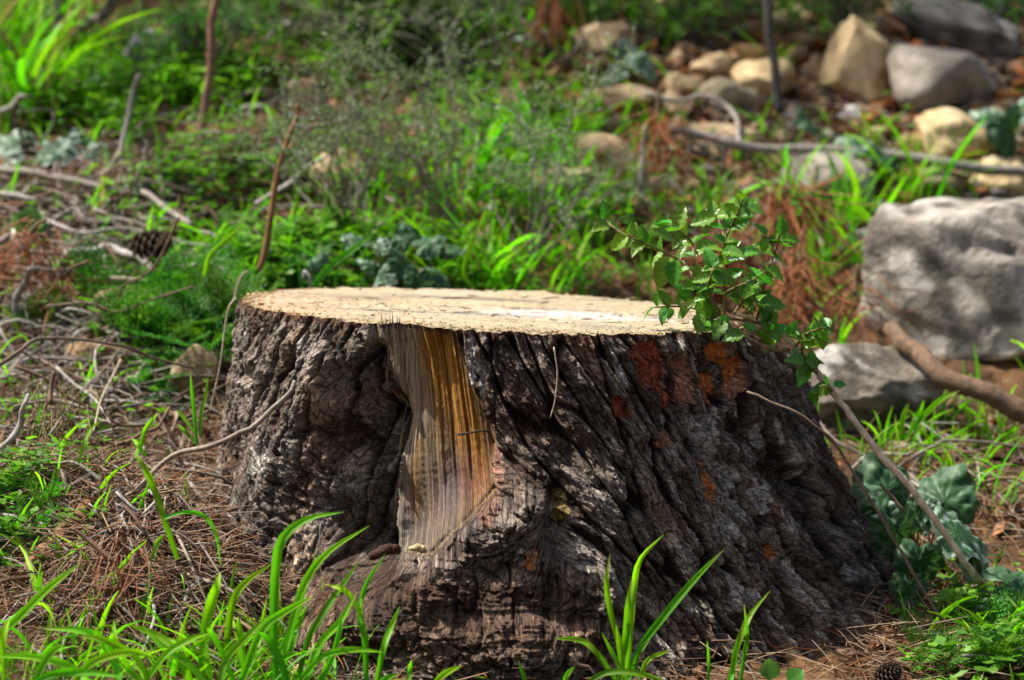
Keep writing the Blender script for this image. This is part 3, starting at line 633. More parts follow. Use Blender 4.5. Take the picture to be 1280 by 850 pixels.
twig([(66, 140), (64, 160), (50, 176), (30, 180)], 3.5, GR, 'thin curled tendril over the silvery leaves', mode=3.5)
twig([(0, 130), (18, 126), (36, 120)], 8, GRL, 'short whitish stick near the frame edge', mode=3.6)
twig([(60, 385), (110, 378), (150, 390), (200, 372), (240, 356)], 3.6, (.2, .15, .1), 'thin twig in front of the leaning tan slab', mode=2.85)
twig([(224, 272), (205, 315), (180, 345), (150, 362), (150, 380)], 4, (.13, .075, .05), 'thin bent dry twig hanging over the leaning slab', mode=2.86)
twig([(180, 335), (215, 280), (216, 280)], 3, BR, 'hair-thin brown twig right of the pine cone', mode=3.0)
twig([(276, -40), (270, 0), (265, 35), (263, 75), (258, 120), (252, 175), (246, 245)], 9, (.26, .13, .10), 'upright reddish stem with small side buds', mode=3.55, taper=1.2, wob=.3, forks=((.45, .7, -.6, 14), (.5, -.6, -.6, 12), (.2, .6, -.7, 14)), name='stem_shoot', cat='stem')
twig([(326, 340), (333, 300), (341, 255), (350, 210), (360, 178), (368, 148), (374, 130)], 9, (.22, .105, .05), 'upright orange brown stem in front of the thorny shrub', mode=3.05, taper=.6, wob=.3, forks=((.62, .8, -.5, 20),), name='stem_shoot', cat='stem')
twig([(356, 190), (372, 168), (398, 156), (430, 152)], 2.6, (.36, .28, .22), 'pale thin twig arching off the orange brown stem', mode=3.2)
twig([(283, 95), (300, 80), (322, 62), (350, 40), (400, 20)], 12, (.3, .27, .24), 'pale grey branch slanting up in front of the green bush', mode=4.0, **B)
twig([(286, 210), (292, 180), (296, 160), (305, 140), (325, 128)], 9, GRL, 'bleached broken stub leaning in the shade of the bush', mode=3.7, **B)
twig([(318, 255), (350, 238), (380, 215), (410, 195)], 7, GRL, 'grey twig slanting behind the orange brown stem', mode=3.3)
twig([(590, -10), (588, 20), (584, 45), (590, 70)], 14, (.2, .18, .16), 'grey dead stem at the edge of the green bush', mode=4.1, **B)
twig([(470, 60), (430, 75), (410, 100)], 8, GR, 'grey stem low inside the green bush', mode=4.05, **B)
for i, (pts, w) in enumerate(((((80, -20), (78, 30), (85, 70), (95, 112)), 16), (((100, 40), (130, 20), (150, -10)), 14), (((92, 100), (105, 70), (130, 55), (165, 50)), 9), (((96, 96), (110, 62), (128, 30), (140, -15)), 10), (((70, 80), (74, 40), (66, 0), (60, -30)), 12))):
    twig(pts, w, (.17, .145, .12), ('thick grey root at the edge of the dark hollow', 'grey root crossing the top of the dark hollow', 'thin arched root across the dark hollow', 'slanting grey root inside the dark hollow', 'grey root beside the tall grass by the hollow')[i], mode=4.0, name='root', cat='root')
twig([(800, 118), (850, 126), (884, 123), (905, 132), (918, 143), (926, 165), (928, 181)], 5.5, (.37, .32, .29), 'bleached forked branch bending down to the long fallen branch', wob=1.3, lift=.06, taper=1.1, forks=((.3, .3, 1, 22), (.62, -.4, 1, 40)), **B)
twig([(838, 163), (880, 170), (930, 182), (1000, 186), (1060, 190), (1130, 196), (1200, 206), (1290, 214), (1360, 222)], 13, (.29, .255, .235), 'long grey fallen branch lying across the stones', wob=.35, lift=.06, taper=.95, forks=((.22, -.15, 1, 70), (.1, -.1, 1, 50), (.4, -.4, .9, 60), (.5, .5, .8, 30)), **B)
twig([(1004, 232), (990, 215), (1000, 200), (1020, 192)], 12, GR, 'twisted grey stick in front of the half buried boulder', lift=.04, **B)
twig([(930, 240), (960, 234), (985, 236), (1000, 244)], 9, GR, 'short arched grey stick above the rusty needles', lift=.03)
twig([(960, 330), (985, 345), (1010, 372), (1030, 400)], 11, (.26, .215, .18), 'grey stick slanting down through the rusty needles', mode=3.15, **B)
twig([(800, 260), (803, 225), (806, 195), (810, 165)], 9, (.37, .32, .29), 'pale upright stick at the end of the fallen branch', mode=3.45, **B)
twig([(1113, 413), (1143, 440), (1178, 466), (1225, 488), (1280, 515), (1340, 548)], 22, (.15, .095, .06), 'thick smooth brown branch curving in front of the boulder', mode=[2.96, 2.92, 2.88, 2.86, 2.85, 2.84], taper=1.25, wob=.25, sides=14, n=60, **B)
twig([(975, 140), (972, 110), (967, 70), (961, 30), (955, -20), (950, -70)], 13, (.10, .09, .085), 'thin dark grey sapling stem rising among the stones', mode=3.95, taper=.8, wob=.3, name='sapling_stem', cat='stem')
twig([(935, 488), (952, 498), (976, 509), (1000, 520), (1021, 533), (1045, 556), (1072, 598), (1090, 628), (1103, 650), (1122, 682), (1140, 714), (1178, 778)], 3.4, (.17, .12, .085), 'thin dark runner hugging the shaded flank of the stump', mode=[2.33, 2.32, 2.315, 2.31, 2.31, 2.31, 2.31, 2.31, 2.31, 2.31, 2.31, 2.31], taper=1.15)
twig([(1120, 585), (1140, 570), (1165, 556), (1181, 550), (1230, 553), (1300, 562)], 5, (.2, .165, .14), 'thin grey twig arching over the bare soil at the side', mode=2.75)
twig([(1130, 640), (1110, 618), (1098, 604)], 5, (.2, .13, .09), 'short brown twig crossing the dry plant stem', mode=2.40)
twig([(1160, 749), (1200, 751), (1262, 753), (1300, 755)], 5, (.33, .25, .09), 'yellowish lichen twig below the marbled leaves', lift=.012)
twig([(1205, 822), (1240, 815), (1290, 806)], 5, GR, 'grey twig among the ferny leaves by the corner', lift=.03)
twig([(1145, 745), (1162, 765), (1178, 790)], 4, GR, 'short grey twig at the foot of the stump', lift=.01)
twig([(1190, 605), (1230, 625), (1290, 640)], 6, (.24, .17, .12), 'brown stick on the soil behind the marbled leaves', lift=.012)
twig([(1160, 540), (1200, 560), (1240, 585)], 5, (.2, .15, .11), 'thin stick on the soil under the grey arching twig', lift=.01)
twig([(712, 815), (730, 832), (745, 842)], 5, (.24, .16, .11), 'tiny brown twig at the foot of the grass by the stump', mode=2.12)
twig([(694, 432), (696, 470), (693, 500), (688, 520)], 2.2, (.5, .4, .28), 'single dry needle dangling on the stump bark', mode=2.27, name='dry_needle', cat='needle')
twig([(292, 374), (284, 390), (276, 440), (268, 490), (262, 515)], 3.2, (.42, .36, .27), 'pale dry stem leaning along the stump silhouette', mode=2.55)
twig([(293, 372), (300, 352), (308, 338)], 3.5, (.36, .3, .22), 'short dry stem behind the stump corner', mode=2.86)
twig([(392, 372), (388, 352), (380, 342), (376, 345)], 5, GRL, 'small pale hooked twig behind the stump rim', mode=2.95)
twig([(402, 655), (401, 690), (402, 720)], 2, (.34, .3, .26), 'thin grey rootlet hanging beside the stump hollow', mode=2.2)
twig([(572, 545), (588, 540), (602, 538), (612, 542), (617, 552)], 3.4, (.035, .025, .02), 'thin black curled rootlet on the bare wood strip', mode=[2.262, 2.255, 2.255, 2.26, 2.265])
for pts, w, c, lab, lf in (
        ([(-20, 240), (30, 252), (80, 250), (130, 262)], 7, GRL, 'pale straight stick just below the grey fallen branch', .035), ([(20, 332), (70, 338), (120, 330), (165, 340)], 6, GR, 'grey stick lying left of the leaning slab', .04),
        ([(60, 280), (110, 292), (170, 288), (230, 300)], 6, GRL, 'pale stick running behind the pine cone', .04), ([(-10, 350), (40, 352), (90, 366)], 6, BR, 'brown stick below the fan of rusty needles', .035), ([(60, 300), (100, 306), (150, 298)], 5, GR, 'thin grey stick above the bleached crooked branch', .045),
        ([(20, 510), (70, 500), (130, 512), (200, 500)], 4.5, GR, 'thin grey stick over the straw coloured tuft', .05), ([(40, 535), (90, 520), (150, 528)], 4, GRL, 'thin pale stick above the smooth brown stick', .045), ([(70, 460), (110, 490), (140, 530)], 4, GRL, 'thin pale twig slanting before the buff rocks', .05), ([(150, 450), (130, 490), (118, 540)], 3.5, (.34, .28, .2), 'straw thin twig crossing the buff rocks', .055), ([(60, 545), (110, 480), (160, 455)], 3.5, GR, 'thin twig leaning over the buff rocks', .055),
        ([(150, 625), (210, 615), (270, 600)], 5, GR, 'grey twig lying under the pale curved twig', .025), ([(190, 690), (250, 672), (310, 640)], 5, (.26, .2, .15), 'tan twig lying beside the grey bark shard', .025), ([(60, 630), (110, 615), (170, 640)], 5, GR, 'grey twig under the hooked grey twig', .025)):
    twig(pts, w, c, lab, lift=lf)
# a lump of rotten wood, a bark shard
def chunk(pts, wpx, col, label, name, mode='g', lift=.01, flat=.6, seed=5):
    P = [at(x, y, float(hitD(x, y))-.01)+Vector((0, 0, lift)) if mode == 'g' else at(x, y, mode) for x, y in pts]
    S = spline(P, 26); r = wpx/2/pxm(P[0].y); t = np.linspace(0, 1, 26)
    V, F4, F3 = tube_geo(S, r*(.75+.35*np.sin(t*np.pi)+.1*np.sin(t*19)), 16)
    V = V+(noise3(V, 160, seed, 3)*r*.5)[:, None]*np.array([.6, .6, 1])+RNG.normal(0, r*.05, V.shape)
    c = np.array(col)*(1+.5*noise3(V, 210, seed+3, 3))[:, None]; base = np.array(P[0])
    return tag(link(name, mesh_np(name, V-base, [F4, F3], M_TWIG, np.clip(c, .01, 1)), loc=P[0]), label, 'wood')
chunk([(116, 650), (92, 684), (62, 712), (24, 752)], 22, (.20, .105, .045), 'crumbling brown rotten stick lying under the needle bunch', 'rotten_stick', lift=.02)
chunk([(46, 760), (60, 744), (72, 735)], 20, (.17, .09, .045), 'short brown wood fragment below the rotten stick', 'wood_fragment')
chunk([(284, 638), (306, 660), (330, 684)], 13, (.25, .19, .15), 'grey bark shard lying against the stump root', 'bark_shard', lift=.016)
chunk([(462, 696), (486, 686), (500, 690)], 12, (.06, .025, .016), 'dark rotten bark piece under the bare wood strip', 'bark_piece', mode=2.225)
chunk([(512, 686), (524, 684), (534, 688)], 9, (.44, .35, .2), 'small pale wood chip under the bare wood strip', 'wood_chip', mode=2.215)
def sawn_stub():
    p = at(463, 214, 3.45); V, F4, F3 = tube_geo(np.array([(0, .05, -.006), (0, .02, -.002), (0, .001, 0), (0, 0, 0)]), np.array([.013, .0135, .0135, .0128]), 18)
    root = thing('cut_branch', 'small cut branch stub with round pale end facing out', 'branch', p)
    link('stem', mesh_np('stem', V, [F4, F3], M_TWIG, np.array([[.2, .14, .1]])*np.ones((len(V), 1))), root)
    a = np.linspace(0, 2*np.pi, 24, endpoint=False); V = np.concatenate([[[0, -.0012, 0]]]+[np.stack([r*np.cos(a), np.full(24, -.001), r*np.sin(a)], 1) for r in (.003, .008, .0124)])
    k = np.arange(24); F3 = np.stack([np.zeros(24, int), 1+k, 1+(k+1) % 24], 1); F4 = np.concatenate([np.stack([1+j*24+k, 1+(j+1)*24+k, 1+(j+1)*24+(k+1) % 24, 1+j*24+(k+1) % 24], 1) for j in (0, 1)])
    C = np.array([[.25, .14, .06]]+[[.5, .34, .16]]*24+[[.62, .45, .24]]*24+[[.6, .45, .26]]*24); link('cut_end', mesh_np('cut_end', V, [F4, F3], M_CUT, C), root)
sawn_stub()
# ================================================================== grass
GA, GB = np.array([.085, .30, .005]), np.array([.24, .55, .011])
def blade_geo(S, W, N, fold=.22, colA=GA, colB=GB):
    """ribbon along S with half-widths W, width direction from N, creased along the midrib"""
    n = len(S); T = np.gradient(S, axis=0); T /= np.linalg.norm(T, axis=1)[:, None]+1e-9
    X = np.cross(T, N); X /= np.linalg.norm(X, axis=1)[:, None]+1e-9; Nn = np.cross(X, T)
    V = np.stack([S-X*W[:, None], S-X*W[:, None]*.5-Nn*(W*fold*.5)[:, None], S-Nn*(W*fold)[:, None], S+X*W[:, None]*.5-Nn*(W*fold*.5)[:, None], S+X*W[:, None]], 1).reshape(-1, 3)
    F = np.concatenate([np.stack([i*5+np.arange(4), i*5+np.arange(4)+1, (i+1)*5+np.arange(4)+1, (i+1)*5+np.arange(4)], 1) for i in range(n-1)])
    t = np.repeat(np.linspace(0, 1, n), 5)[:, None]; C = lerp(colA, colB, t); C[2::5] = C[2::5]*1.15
    return V, F, C
def unit_blade(seed):
    rg = np.random.default_rng(seed); n = 11; t = np.linspace(0, 1, n)
    bend = rg.uniform(.05, .75); droop = max(0, rg.uniform(-.3, .6))
    S = np.stack([.06*np.sin(t*3+seed)*t, bend*t**2.2, t-droop*bend*t**4], 1)
    W = .018*rg.uniform(.8, 1.3)*np.clip(np.minimum(.55+1.1*t, (1-t)*2.6)**.75, .02, 1); tw = rg.uniform(-.8, .8)
    N = np.stack([np.sin(tw*t), -np.cos(tw*t), .5*t], 1)
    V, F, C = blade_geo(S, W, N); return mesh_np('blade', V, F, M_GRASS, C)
BLADES = [unit_blade(s) for s in range(16)]
def dead_blade(seed):
    me = unit_blade(seed); n = len(me.vertices); C = np.ones((n, 4), np.float32); C[:, :3] = np.array([.34, .25, .11])*np.linspace(.7, 1.2, n)[:, None]; me.color_attributes['Col'].data.foreach_set('color', C.ravel()); return me
DEAD = [dead_blade(s) for s in (21, 22, 23)]
def tuft(px, py, n, hpx, label, spread=.012, lean=.25, group=None, wide=1.0, dirx=0.0, dD=0, name='grass_tuft'):
    D = float(hitD(px, py))+dD; p = at(px, py, D); p.z = float(G(p.x, p.y))-.004; k = pxm(D)
    root = thing(name, label, 'grass', p, group)
    for i in range(int(n*1.5)):
        h = hpx/k*random.uniform(.45, 1.08); a = random.uniform(0, 2*math.pi); w = h*random.uniform(.7, 1.2)*wide
        if random.random() < .55: a = random.choice((math.pi/2, -math.pi/2))+random.uniform(-.8, .8)   # lean sideways, face shown
        tilt = abs(random.gauss(0, lean))
        M = Matrix.Rotation(a, 3, 'Z')@Matrix.Rotation(-tilt, 3, 'X')
        if dirx: M = Matrix.Rotation(dirx*random.uniform(.3, 1), 3, 'Y')@M
        link('blade', BLADES[random.randrange(16)] if random.random() > .10 else random.choice(DEAD), root, (random.gauss(0, spread), random.gauss(0, spread), 0), M, (min(w, .30), h, h))
    return root
def blades(label, base, specs, group=None, name='grass_tuft'):
    """a tuft whose blades are each read off the photograph: (points, distance, width in px)"""
    bx, by, bD = base; p = at(bx, by, bD); root = thing(name, label, 'grass', p, group)
    for pts, D, w in specs:
        P = [at(x, y, D+random.uniform(-.01, .01)) for x, y in pts]; n = 14; S = spline(P, n); t = np.linspace(0, 1, n)
        W = .70*w/2/pxm(D)*np.clip(np.minimum(.6+1.0*t, (1-t)*2.8)**.7, .03, 1)
        N = np.tile(np.array([random.uniform(-.35, .35), -1, random.uniform(.2, .6)]), (n, 1)); sh = random.uniform(.8, 1.2)
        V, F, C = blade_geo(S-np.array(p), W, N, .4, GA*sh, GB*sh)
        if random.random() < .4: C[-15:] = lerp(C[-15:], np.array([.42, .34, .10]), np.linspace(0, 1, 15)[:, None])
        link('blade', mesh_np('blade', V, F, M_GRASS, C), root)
    return root
D1 = 2.08
blades('tall bright grass clump in front of the stump root', (330, 850, D1), [
    ([(345, 850), (342, 780), (344, 720), (352, 675), (385, 648), (430, 640)], D1, 17), ([(350, 860), (362, 790), (380, 730), (410, 690), (462, 657)], D1+.02, 14),
    ([(252, 860), (255, 800), (262, 760), (270, 735), (275, 715)], D1, 20), ([(285, 860), (284, 800), (292, 750), (310, 725), (340, 705)], D1+.03, 14),
    ([(310, 860), (300, 800), (298, 770)], D1, 14), ([(370, 860), (385, 800), (402, 770), (425, 735), (450, 700)], D1+.02, 13), ([(330, 860), (352, 810), (372, 780), (385, 755)], D1+.02, 13),
    ([(300, 855), (325, 790), (355, 765), (392, 745)], D1-.02, 14), ([(380, 860), (400, 805), (424, 778), (446, 740)], D1, 14), ([(365, 860), (402, 822), (440, 812), (480, 815)], D1-.02, 13),
    ([(345, 860), (368, 800), (372, 770), (398, 680)], D1+.03, 9), ([(275, 860), (282, 825), (304, 800), (335, 770)], D1-.03, 15), ([(320, 860), (318, 822), (326, 790), (334, 745)], D1, 12),
    ([(395, 860), (412, 830), (424, 790), (426, 765)], D1, 10), ([(296, 860), (270, 800), (258, 785)], D1-.02, 10), ([(240, 860), (225, 822), (196, 795), (160, 780)], D1-.04, 17),
    ([(262, 860), (236, 830), (205, 810), (178, 782)], D1-.05, 14), ([(360, 860), (352, 830), (336, 800), (322, 790)], D1-.04, 15)])
blades('low sprawling grass blades in the lower corner', (80, 850, 2.0), [
    ([(-10, 800), (20, 775), (60, 735), (102, 703)], 2.02, 15), ([(5, 850), (4, 800), (12, 770)], 2.0, 12), ([(150, 860), (140, 820), (110, 790), (45, 785)], 2.0, 16), ([(190, 860), (170, 822), (130, 800), (98, 795)], 1.98, 13),
    ([(120, 860), (90, 835), (50, 822), (-10, 820)], 1.98, 15), ([(40, 860), (60, 820), (80, 805)], 1.96, 14), ([(170, 870), (205, 820), (235, 800), (262, 792)], 2.0, 13), ([(20, 870), (60, 845), (100, 840), (160, 846)], 1.94, 15),
    ([(195, 870), (160, 835), (146, 805), (142, 775)], 2.0, 12), ([(80, 870), (112, 830), (160, 815), (196, 822)], 1.96, 15)])
blades('single long grass blade leaning over the needle litter', (206, 650, 2.2), [([(222, 700), (206, 650), (192, 610), (178, 580), (168, 565)], 2.2, 12), ([(205, 648), (230, 640), (255, 645), (270, 668), (276, 710)], 2.2, 8), ([(190, 705), (196, 680), (205, 668)], 2.2, 9)])
blades('pair of slim grass blades right of the tall clump', (462, 850, 2.1), [
    ([(458, 860), (456, 800), (450, 770), (452, 740)], 2.1, 13), ([(452, 790), (450, 762), (458, 730), (482, 692)], 2.1, 9), ([(470, 860), (478, 815), (488, 785), (500, 757)], 2.12, 12), ([(452, 770), (438, 745), (425, 735), (405, 730)], 2.1, 10), ([(510, 860), (512, 840), (514, 825)], 2.05, 9)])
blades('short grass blades poking up at the bottom edge', (545, 855, 2.05), [([(535, 870), (552, 845), (577, 832)], 2.05, 12), ([(470, 870), (480, 850), (500, 842)], 2.05, 12), ([(660, 870), (655, 845), (648, 826)], 2.08, 8), ([(705, 860), (708, 845), (718, 833)], 2.05, 9)])
blades('upright grass clump growing before the stump centre', (785, 845, 2.16), [
    ([(778, 850), (772, 800), (762, 760), (758, 725), (763, 690)], 2.16, 11), ([(782, 850), (788, 790), (792, 740), (800, 700), (830, 668)], 2.16, 12), ([(775, 850), (782, 800), (786, 755), (790, 722)], 2.15, 14),
    ([(785, 850), (800, 810), (830, 770), (870, 722), (906, 686)], 2.17, 14), ([(770, 850), (745, 815), (725, 800), (692, 798)], 2.13, 11), ([(785, 850), (770, 825), (752, 790)], 2.14, 9), ([(800, 850), (810, 825), (840, 812)], 2.14, 9),
    ([(730, 856), (760, 840), (800, 842), (840, 855)], 2.10, 12), ([(790, 850), (797, 820), (812, 800)], 2.16, 8), ([(778, 850), (776, 815), (770, 780)], 2.15, 12)])
blades('narrow grass tuft before the shaded side of the stump', (920, 845, 2.16), [([(915, 856), (918, 820), (928, 790), (940, 765), (963, 738)], 2.16, 12), ([(925, 856), (930, 820), (934, 795), (930, 755)], 2.15, 9), ([(912, 856), (918, 825), (922, 800)], 2.16, 12), ([(886, 860), (886, 830), (884, 800)], 2.14, 6)])
blades('fresh grass blades beside the buff ochre rock', (243, 545, 2.42), [([(246, 555), (243, 520), (240, 490), (238, 465)], 2.42, 7), ([(246, 555), (232, 540), (222, 530)], 2.42, 7), ([(250, 545), (252, 515), (258, 490), (260, 470)], 2.44, 7), ([(243, 540), (228, 520), (220, 512)], 2.42, 6)])
blades('bright grass blades by the smooth brown stick', (178, 560, 2.4), [([(176, 562), (180, 540), (190, 525), (197, 515)], 2.4, 8), ([(98, 580), (105, 555), (114, 535), (124, 528)], 2.3, 9), ([(182, 570), (172, 555), (165, 548)], 2.4, 8)])
for i, (x, y, n, h, lab) in enumerate((
        (52, 500, 6, 70, 'small grass tuft under the dark arching twig'), (96, 625, 7, 95, 'grass blades left of the hooked grey twig'), (30, 600, 6, 70, 'thin grass tuft above the corner leaves'), (125, 640, 4, 70, 'few grass blades right beside the hooked twig'),
        (20, 470, 7, 80, 'grass tuft at the frame edge below the upright stick'), (120, 290, 4, 60, 'short grass behind the pine cone'), (115, 365, 4, 60, 'grass tuft left of the leaning tan slab'),
        (30, 145, 16, 150, 'tall dark grass beside the hollow'), (10, 75, 14, 140, 'tall grass in the upper corner'), (62, 70, 10, 110, 'tall grass next to the grey roots'), (215, 350, 5, 70, 'grass blades behind the bleached branch'), (265, 330, 5, 60, 'grass blades beside the orange brown stem'),
        (590, 372, 14, 105, 'bright grass clump behind the stump rim'), (640, 372, 9, 70, 'low grass right behind the stump rim'), (545, 372, 8, 60, 'short grass left of the bright clump behind the rim'), (430, 372, 6, 70, 'leaning grass behind the stump top'), (715, 374, 7, 90, 'upright grass behind the middle of the rim'), (505, 368, 4, 50, 'sparse grass behind the marbled leaves'),
        (540, 270, 8, 100, 'yellow green grass inside the grey shrub'), (590, 240, 8, 90, 'yellow grass at the shrub edge'), (640, 220, 12, 110, 'grass patch right of the grey shrub'), (700, 210, 16, 110, 'dense bright grass beside the long tan stone'), (725, 170, 10, 60, 'bright leaves of grass before the long tan stone'), (765, 215, 8, 60, 'yellow green grass below the long tan stone'), (670, 290, 8, 80, 'grass below the broad tan stone'), (745, 260, 6, 60, 'small grass tuft before the broad tan stone'),
        (1060, 290, 12, 110, 'slender grass tuft in front of the half buried boulder'), (1080, 345, 12, 120, 'bright grass between the boulders'), (1022, 375, 10, 110, 'grass among the rusty needles'), (1140, 270, 12, 110, 'sunny grass tuft below the fallen branch'), (1088, 500, 8, 85, 'grass blades on the low grey rock'), (1140, 435, 6, 70, 'grass growing at the boulder foot'), (990, 270, 8, 90, 'grass beside the twisted grey stick'), (965, 190, 6, 60, 'grass under the sapling stem'), (1085, 200, 7, 60, 'grass under the upright yellow stone'), (920, 210, 6, 50, 'small grass on the flat tan slab'), (1040, 420, 6, 80, 'grass at the end of the leafy sprig'),
        (1130, 545, 5, 70, 'two-bladed grass before the low grey rock'), (1240, 640, 12, 110, 'bright grass tuft behind the marbled leaves'), (1270, 570, 6, 80, 'grass at the frame edge under the brown branch'), (1205, 620, 7, 90, 'slanting grass above the marbled leaf'), (1105, 610, 8, 85, 'arching grass beside the dry stem'), (1165, 585, 4, 80, 'single thin grass shoot on the bare soil'), (1080, 590, 6, 80, 'grass behind the stump flank'), (1285, 520, 6, 75, 'upright grass in front of the brown branch end'),
        (1130, 690, 4, 90, 'two grass blades against the stump flank'), (1255, 205, 5, 40, 'small grass beside the cream stone'), (960, 100, 8, 60, 'grass behind the round yellow stone'), (870, 300, 8, 70, 'grass behind the leafy sprig leaves'), (905, 280, 6, 70, 'yellow grass among the rusty needles behind the sprig'))):
    tuft(x, y, n, h*(1.2 if y < 400 else 1), lab, spread=.014 if h < 100 else .02, lean=.2, wide=1.7 if y < 400 else 1.1)
for x, y, n, h, lab in ((300, 885, 34, 150, 'low dense grass at the bottom edge under the tall clump'), (150, 885, 22, 110, 'low dense grass at the bottom edge under the red brown tassel'), (385, 880, 16, 110, 'low dense grass between the tall clump and the slim pair'), (30, 880, 20, 110, 'low dense grass filling the lower corner'), (780, 880, 8, 60, 'short grass at the bottom edge before the stump centre'), (600, 885, 6, 50, 'few short blades at the bottom edge before the root')):
    tuft(x, y, n, h, lab, spread=.022, lean=.3, wide=.8)
blades('leaning grass blade behind the marbled leaves behind the stump', (440, 350, 2.98), [([(388, 362), (410, 335), (440, 312), (468, 292)], 2.98, 12), ([(600, 372), (580, 340), (592, 300), (606, 262)], 2.98, 9), ([(255, 345), (262, 320), (285, 298), (305, 280)], 2.9, 9)])
blades('slanting grass pair before the thick brown branch', (1130, 550, 2.78), [([(1128, 552), (1128, 525), (1136, 503)], 2.78, 9), ([(1130, 550), (1150, 525), (1175, 500), (1200, 488)], 2.78, 9), ([(1142, 548), (1150, 520), (1155, 500)], 2.78, 8)])
# finer grass that nobody could count, scattered thinner or denser
def scatter_blobs(blobs):
    out = []
    for cx, cy, rx, ry, n in blobs:
        q = RNG.normal(0, .55, (n, 2)); out.append(np.stack([cx+q[:, 0]*rx, cy+q[:, 1]*ry], 1))
    return np.concatenate(out)
def off_stump(x, y, m=1.0): return ((x-SC[0])/(.335*m))**2+((y-SC[1])/(.315*m))**2 > 1
def small_grass():
    Q = scatter_blobs([(50, 90, 130, 90, 420), (200, 140, 180, 70, 200), (620, 270, 220, 120, 560), (720, 180, 120, 70, 180), (1040, 320, 120, 110, 140), (1180, 560, 130, 60, 120), (1200, 260, 140, 60, 60), (80, 560, 160, 120, 50), (60, 720, 120, 90, 60), (240, 850, 260, 50, 110), (520, 340, 250, 40, 200), (900, 10, 200, 40, 120), (640, 40, 200, 60, 200), (-200, 400, 180, 300, 300), (1450, 400, 160, 300, 300), (640, -120, 900, 90, 500), (1250, 800, 90, 60, 60), (280, 330, 120, 60, 120)])
    mb = MB(); n = 6; t = np.linspace(0, 1, n)
    for px, py in Q:
        p = gpt(px, py)
        if not off_stump(p.x, p.y): continue
        h = RNG.uniform(.02, .075); a = RNG.uniform(0, 6.28); b = RNG.uniform(.1, .9)*h
        S = np.stack([b*math.cos(a)*t**2, b*math.sin(a)*t**2, h*t-(.3*b*t**3)], 1)+np.array([p.x, p.y, p.z-.003])
        W = h*.033*np.clip((1-t)*2, .03, 1)+.0003
        N = np.tile(np.array([math.sin(a+1.2), -abs(math.cos(a))-.3, .3]), (n, 1)); sh = RNG.uniform(.6, 1.4); yl = np.array([RNG.uniform(.8, 1.5), 1, .8])
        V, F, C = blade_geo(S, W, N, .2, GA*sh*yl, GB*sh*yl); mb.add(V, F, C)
    o = kind(link('grass', mb.mesh('grass', M_GRASS)), 'stuff'); tag(o, 'thin young grass scattered over the slope', 'grass')
small_grass()
# ================================================================== leaves and plants
def frame(d, n):
    d = Vector(d).normalized(); n = Vector(n); n = (n-d*n.dot(d)); n = n.normalized() if n.length > 1e-5 else d.orthogonal().normalized()
    x = d.cross(n).normalized(); return Matrix((x, d, n)).transposed()
def leaf_mesh(name, mat, w=.62, serr=.05, cup=.18, curl=.25, rows=11, cA=(.05, .165, .012), cB=(.12, .32, .025), seed=0, veins=.03, point=.8):
    """ovate toothed leaf of length 1 along +Y, face +Z, midrib folded, side veins pressed in"""
    rg = np.random.default_rng(seed); t = np.linspace(0, 1, rows); c = np.linspace(-1, 1, 7)
    prof = np.sin(np.pi*np.clip(t, 0, 1)**point)**.8*w/2; prof[0] = .03; prof[-1] = .004
    prof = prof*(1+serr*np.where(np.arange(rows) % 2 == 0, 1, -1))
    X = prof[:, None]*c[None]; Y = t[:, None]+0*X-.06*np.abs(c)[None]*np.sin(np.pi*t)[:, None]
    Z = cup*np.abs(X)-curl*t[:, None]**2*.5+veins*np.sin((Y-.5*np.abs(X))*2*np.pi*4.5)*(np.abs(c) > .1)*np.sin(np.pi*t)[:, None]+.03*np.sin(5*t+seed)[:, None]*c[None]
    V = np.stack([X, Y, Z], -1).reshape(-1, 3); i = np.arange(rows*7).reshape(rows, 7)
    F = np.stack([i[:-1, :-1], i[:-1, 1:], i[1:, 1:], i[1:, :-1]], -1).reshape(-1, 4)
    m = np.clip(.5+.5*np.sin((Y-.5*np.abs(X))*2*np.pi*4.5), 0, 1)*.5+.25+.35*(np.abs(c)[None] < .1)
    C = lerp(np.array(cA), np.array(cB), np.clip(m, 0, 1)[..., None]).reshape(-1, 3)
    return mesh_np(name, V, F, mat, C)
SPRIG = [leaf_mesh('leaf', M_LEAF, w=random.uniform(.55, .8), seed=s, curl=random.uniform(.1, .7), cup=random.uniform(.1, .6), veins=.055, serr=.08) for s in range(8)]
